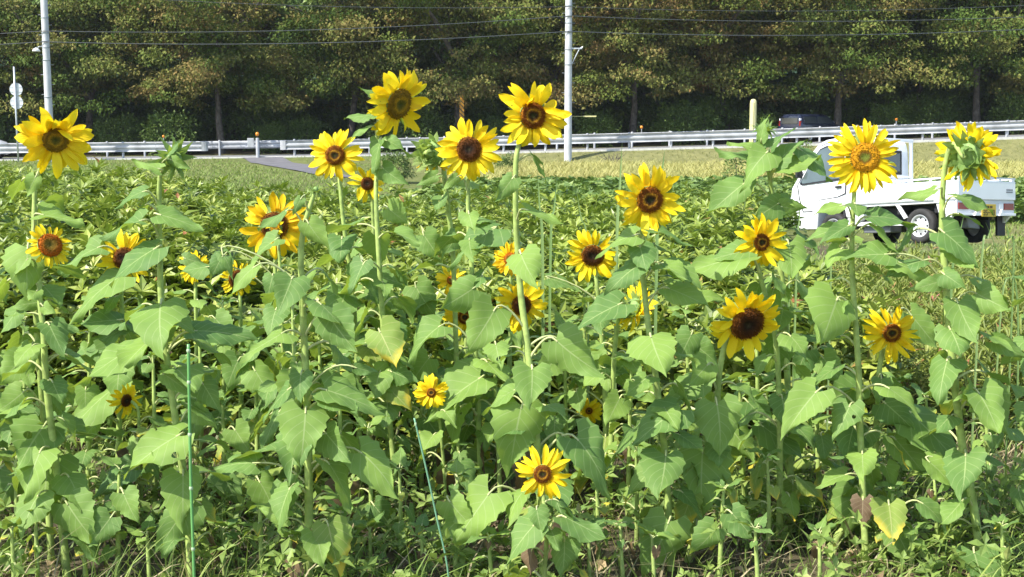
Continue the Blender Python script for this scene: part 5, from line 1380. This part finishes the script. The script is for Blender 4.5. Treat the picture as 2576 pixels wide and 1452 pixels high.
for i, tok in enumerate(LF.split()):
    f = tok.split(',')
    u, v, u2, v2, w = [float(x) for x in f[:5]]
    key = f[5] if len(f) > 5 else nearest_plant(u, v)
    mat = f[6] if len(f) > 6 else 'leaf'
    p = PLANTS[key]; D = p['D']
    rd = random.Random(i * 7 + 3)
    # stem point a little below the stalk end
    j = min(range(2, len(p['C'])), key=lambda q: abs(p['px'][q][1] - (v + 28 + 0.28 * abs(p['px'][q][0] - u))))
    A = p['C'][j]
    du = abs(p['px'][j][0] - u)
    off = 0.10 if du < 22 else 0.03 + rd.uniform(0, 0.05)
    if mat == 'behind': off = -0.16; mat = 'leaf'
    Db = max(3.7, D - off)
    B = at(u, v, Db)
    m = Db / F
    im = Vector((u2 - u, 0, -(v2 - v))); lpx = im.length; im.normalize()
    Lm, Wm = lpx * m * 0.97, w * m * 0.93
    L = max(Lm, Wm / 0.92)
    tau = math.acos(min(1, Lm / L))
    if im.z < -0.3: tau = max(tau, 0.3); L = max(L, Lm / math.cos(tau))
    W = min(L * 0.92, max((0.78 if L > 0.13 else 0.55) * L, Wm))
    beta = math.acos(max(0.12, min(1, Wm / W)))
    td = im * math.cos(tau) + DT * math.sin(tau)
    perp = Vector((-im.z, 0, im.x))
    if perp.z < 0: perp = -perp
    if abs(perp.z) < 0.25 and rd.random() < 0.5 and beta < 0.9: perp = -perp
    bd = perp * math.cos(beta) - DT * math.sin(beta)
    add_leaf(p['o'], A, B, td, bd, L, W, 1000 + i, mat, pr=0.0020 + 0.012 * W)
    pos_seen.append(((u + u2) / 2, (v + v2) / 2, 0.5 * max(lpx, w), D))

# the rest of the foliage: leaves spiral up every stem
def clear_of_heads(c, D, r):
    u, v = proj(c)
    for (a, b_, rr, d) in HEADS:
        if d > D - 0.05 and (u - a) ** 2 + (v - b_) ** 2 < (rr * 0.95 + r) ** 2: return False
    return True
for key, p in PLANTS.items():
    rd = random.Random(hash_(key) + 5)
    C, Ls, D = p['C'], p['L'], p['D']
    tot = Ls[-1]
    ph = rd.uniform(0, 6.28)
    s = 0.10 if not key.startswith('fill') else 0.0
    small = tot < 0.55
    if key.startswith('fill'):                                       # young leaves at the growing tip
        for k in range(4):
            a = k * 1.9 + ph; rad = Vector((math.cos(a), math.sin(a), 0)); e = rd.uniform(0.1, 0.8)
            td = rad * math.cos(e) + Vector((0, 0, 1)) * math.sin(e)
            z_ = rd.uniform(0.05, 0.085)
            add_leaf(p['o'], C[1 if k else 0], C[0] + td * 0.022, td, Vector((-math.sin(a), math.cos(a), 0)), z_, z_ * 0.7, hash_(key) * 7 + k, 'leaf', pr=0.002)
    while s < tot - 0.14:
        fr = s / tot
        j = min(range(len(Ls)), key=lambda q: abs(Ls[q] - s))
        A = C[j]
        size = (0.05 + 0.098 * min(1, s / 0.5)) * rd.uniform(0.62, 1.2) * (0.72 if small else 1) * (1 if fr < 0.75 else 0.85)
        ph += 2.4 + rd.uniform(-.3, .3)
        pl_ = size * rd.uniform(0.5, 0.9)
        rad = Vector((math.cos(ph), math.sin(ph), 0))
        B = A + rad * pl_ * 0.85 + Vector((0, 0, pl_ * rd.uniform(0.15, 0.5)))
        dr = rd.uniform(-0.1, 0.8) + 0.25 * fr
        td = rad * math.cos(dr) - Vector((0, 0, 1)) * math.sin(dr)
        bd = Vector((-math.sin(ph), math.cos(ph), rd.uniform(-0.3, 0.3)))
        mid = B + td * size * 0.5
        um, vm = proj(mid)
        crowd = sum(1 for (a, b_, r_, d) in pos_seen if (a - um) ** 2 + (b_ - vm) ** 2 < (0.6 * r_) ** 2)
        ok = clear_of_heads(mid, D, 0.5 * size * F / D) and mid.y > 3.6 and not (crowd > 1 and rad.y < 0.15) and not crowd > 5
        if vm < 600 and rd.random() < 0.55: ok = False
        if um > 2150 and vm < 640 and rd.random() < 0.65: ok = False
        if ok:
            mat = 'leaf'
            if mid.z < 0.30 and rd.random() < 0.45: mat = 'leaf_yellowing'
            elif rd.random() < 0.06 and mid.z < 0.7: mat = 'leaf_yellowing'
            if mid.z < 0.28 and rd.random() < 0.22: mat = 'leaf_dry'; td = (td * 0.35 - Vector((0, 0, 1))).normalized()
            add_leaf(p['o'], A, B, td, bd, size, size * rd.uniform(0.78, 0.95), hash_(key) * 31 + int(s * 1000), mat)
        s += rd.uniform(0.030, 0.058) * (0.7 if small else 1)

# ------------------------------------------------------------------ summer haze
hb = MB().box(-430, 430, -230, 530, -3, 46).build('haze', [], None)
hm = bpy.data.materials.new('haze'); hm.use_nodes = True
nt = hm.node_tree; nt.nodes.remove(nt.nodes['Principled BSDF'])
pv = N(nt, 'ShaderNodeVolumePrincipled'); pv.inputs['Color'].default_value = (0.85, 0.9, 1.0, 1); pv.inputs['Density'].default_value = 0.00018
nt.links.new(pv.outputs[0], nt.nodes['Material Output'].inputs['Volume'])
hb.data.materials.append(hm)
tag(hb, 'thin summer haze over the whole field', 'haze', kind='stuff')

# ------------------------------------------------------------------ stakes and tall grasses
def stake(D, pts, r, mat, label, nodes):
    P = [at(u, v, D) for u, v in pts]
    zg = float(gz(P[-1].x, D)); foot = Vector((P[-1].x + (P[-1].x - P[0].x) * 0.05, D, zg - 0.1))
    e = empty('garden_stake', (foot.x, D, zg), label, 'garden stake', 'garden stakes')
    Q = catmull(P + [foot], 8)
    MB().tube([q - e.location for q in Q], r, 10).build('pole', M[mat], e, smooth=True)
    for v in nodes:
        q = min(Q, key=lambda c: abs(proj(c)[1] - v)) - e.location
        MB().lathe([(r, -0.006), (r * 1.35, -0.002), (r * 1.35, 0.002), (r, 0.006)], 12, M=Matrix.Translation(q)).build('node', M['stake_node'], e, smooth=True)
stake(3.95, [(474, 866), (476, 1000), (480, 1200), (488, 1440)], 0.0050, 'stake', 'straight green ringed garden stake at the lower left', (875, 954, 1100, 1240, 1386))
stake(4.0, [(1042, 1052), (1070, 1170), (1098, 1300), (1128, 1448)], 0.0030, 'stake_blue', 'thin leaning blue green garden stake at the bottom middle', (1060,))
def reed(D, blades, label):
    base = gp(at(blades[0][0], 800, D).x, D)
    e = empty('reed_grass', base, label, 'tall grass', 'tall grass blades among the sunflowers')
    for (u0, v0, u1, v1, w) in blades:
        a = at(u0, v0, D); b_ = at(u1, v1, D); foot = gp(a.x + (a.x - b_.x) * 0.2, D)
        P = catmull([foot, a, a.lerp(b_, 0.55), b_], 5)
        side = Vector((0.85, -0.5, 0)); V = []; n = len(P)
        for k, q in enumerate(P):
            ww = w * D / F * 0.5 * (1 - (k / (n - 1)) ** 2.5 * 0.95)
            V += [q - side * ww - e.location, q + Vector((0, 0.003, 0)) - e.location, q + side * ww - e.location]
        qd = [(3 * k + j, 3 * k + j + 1, 3 * k + j + 4, 3 * k + j + 3) for k in range(n - 1) for j in (0, 1)]
        mesh_np('blade', V, qd, M['reed'], e, attr={'var': np.full(len(V), rnd.random())})
reed(6.0, [(1365, 640, 1352, 430, 9), (1385, 620, 1402, 440, 8), (1478, 640, 1448, 470, 6)], 'clump of thin upright grass right of the big wavy sunflower')
reed(6.2, [(1655, 520, 1672, 378, 9), (1552, 600, 1565, 360, 9)], 'two tall thin grass blades left of the ragged sunflower')
reed(5.6, [(2005, 640, 2014, 490, 6), (1985, 700, 1968, 540, 6), (2090, 690, 2076, 610, 5)], 'upright broad grass blades in front of the truck front wheel')
reed(5.6, [(2398, 650, 2424, 545, 7), (2470, 650, 2496, 560, 6)], 'broad grass blades in front of the truck tailgate')
reed(5.3, [(2560, 760, 2480, 560, 5), (2550, 660, 2528, 545, 5), (2520, 760, 2566, 650, 5)], 'loose arching grass blades at the right edge of the photo')
print('leaves', LEAVES[0])
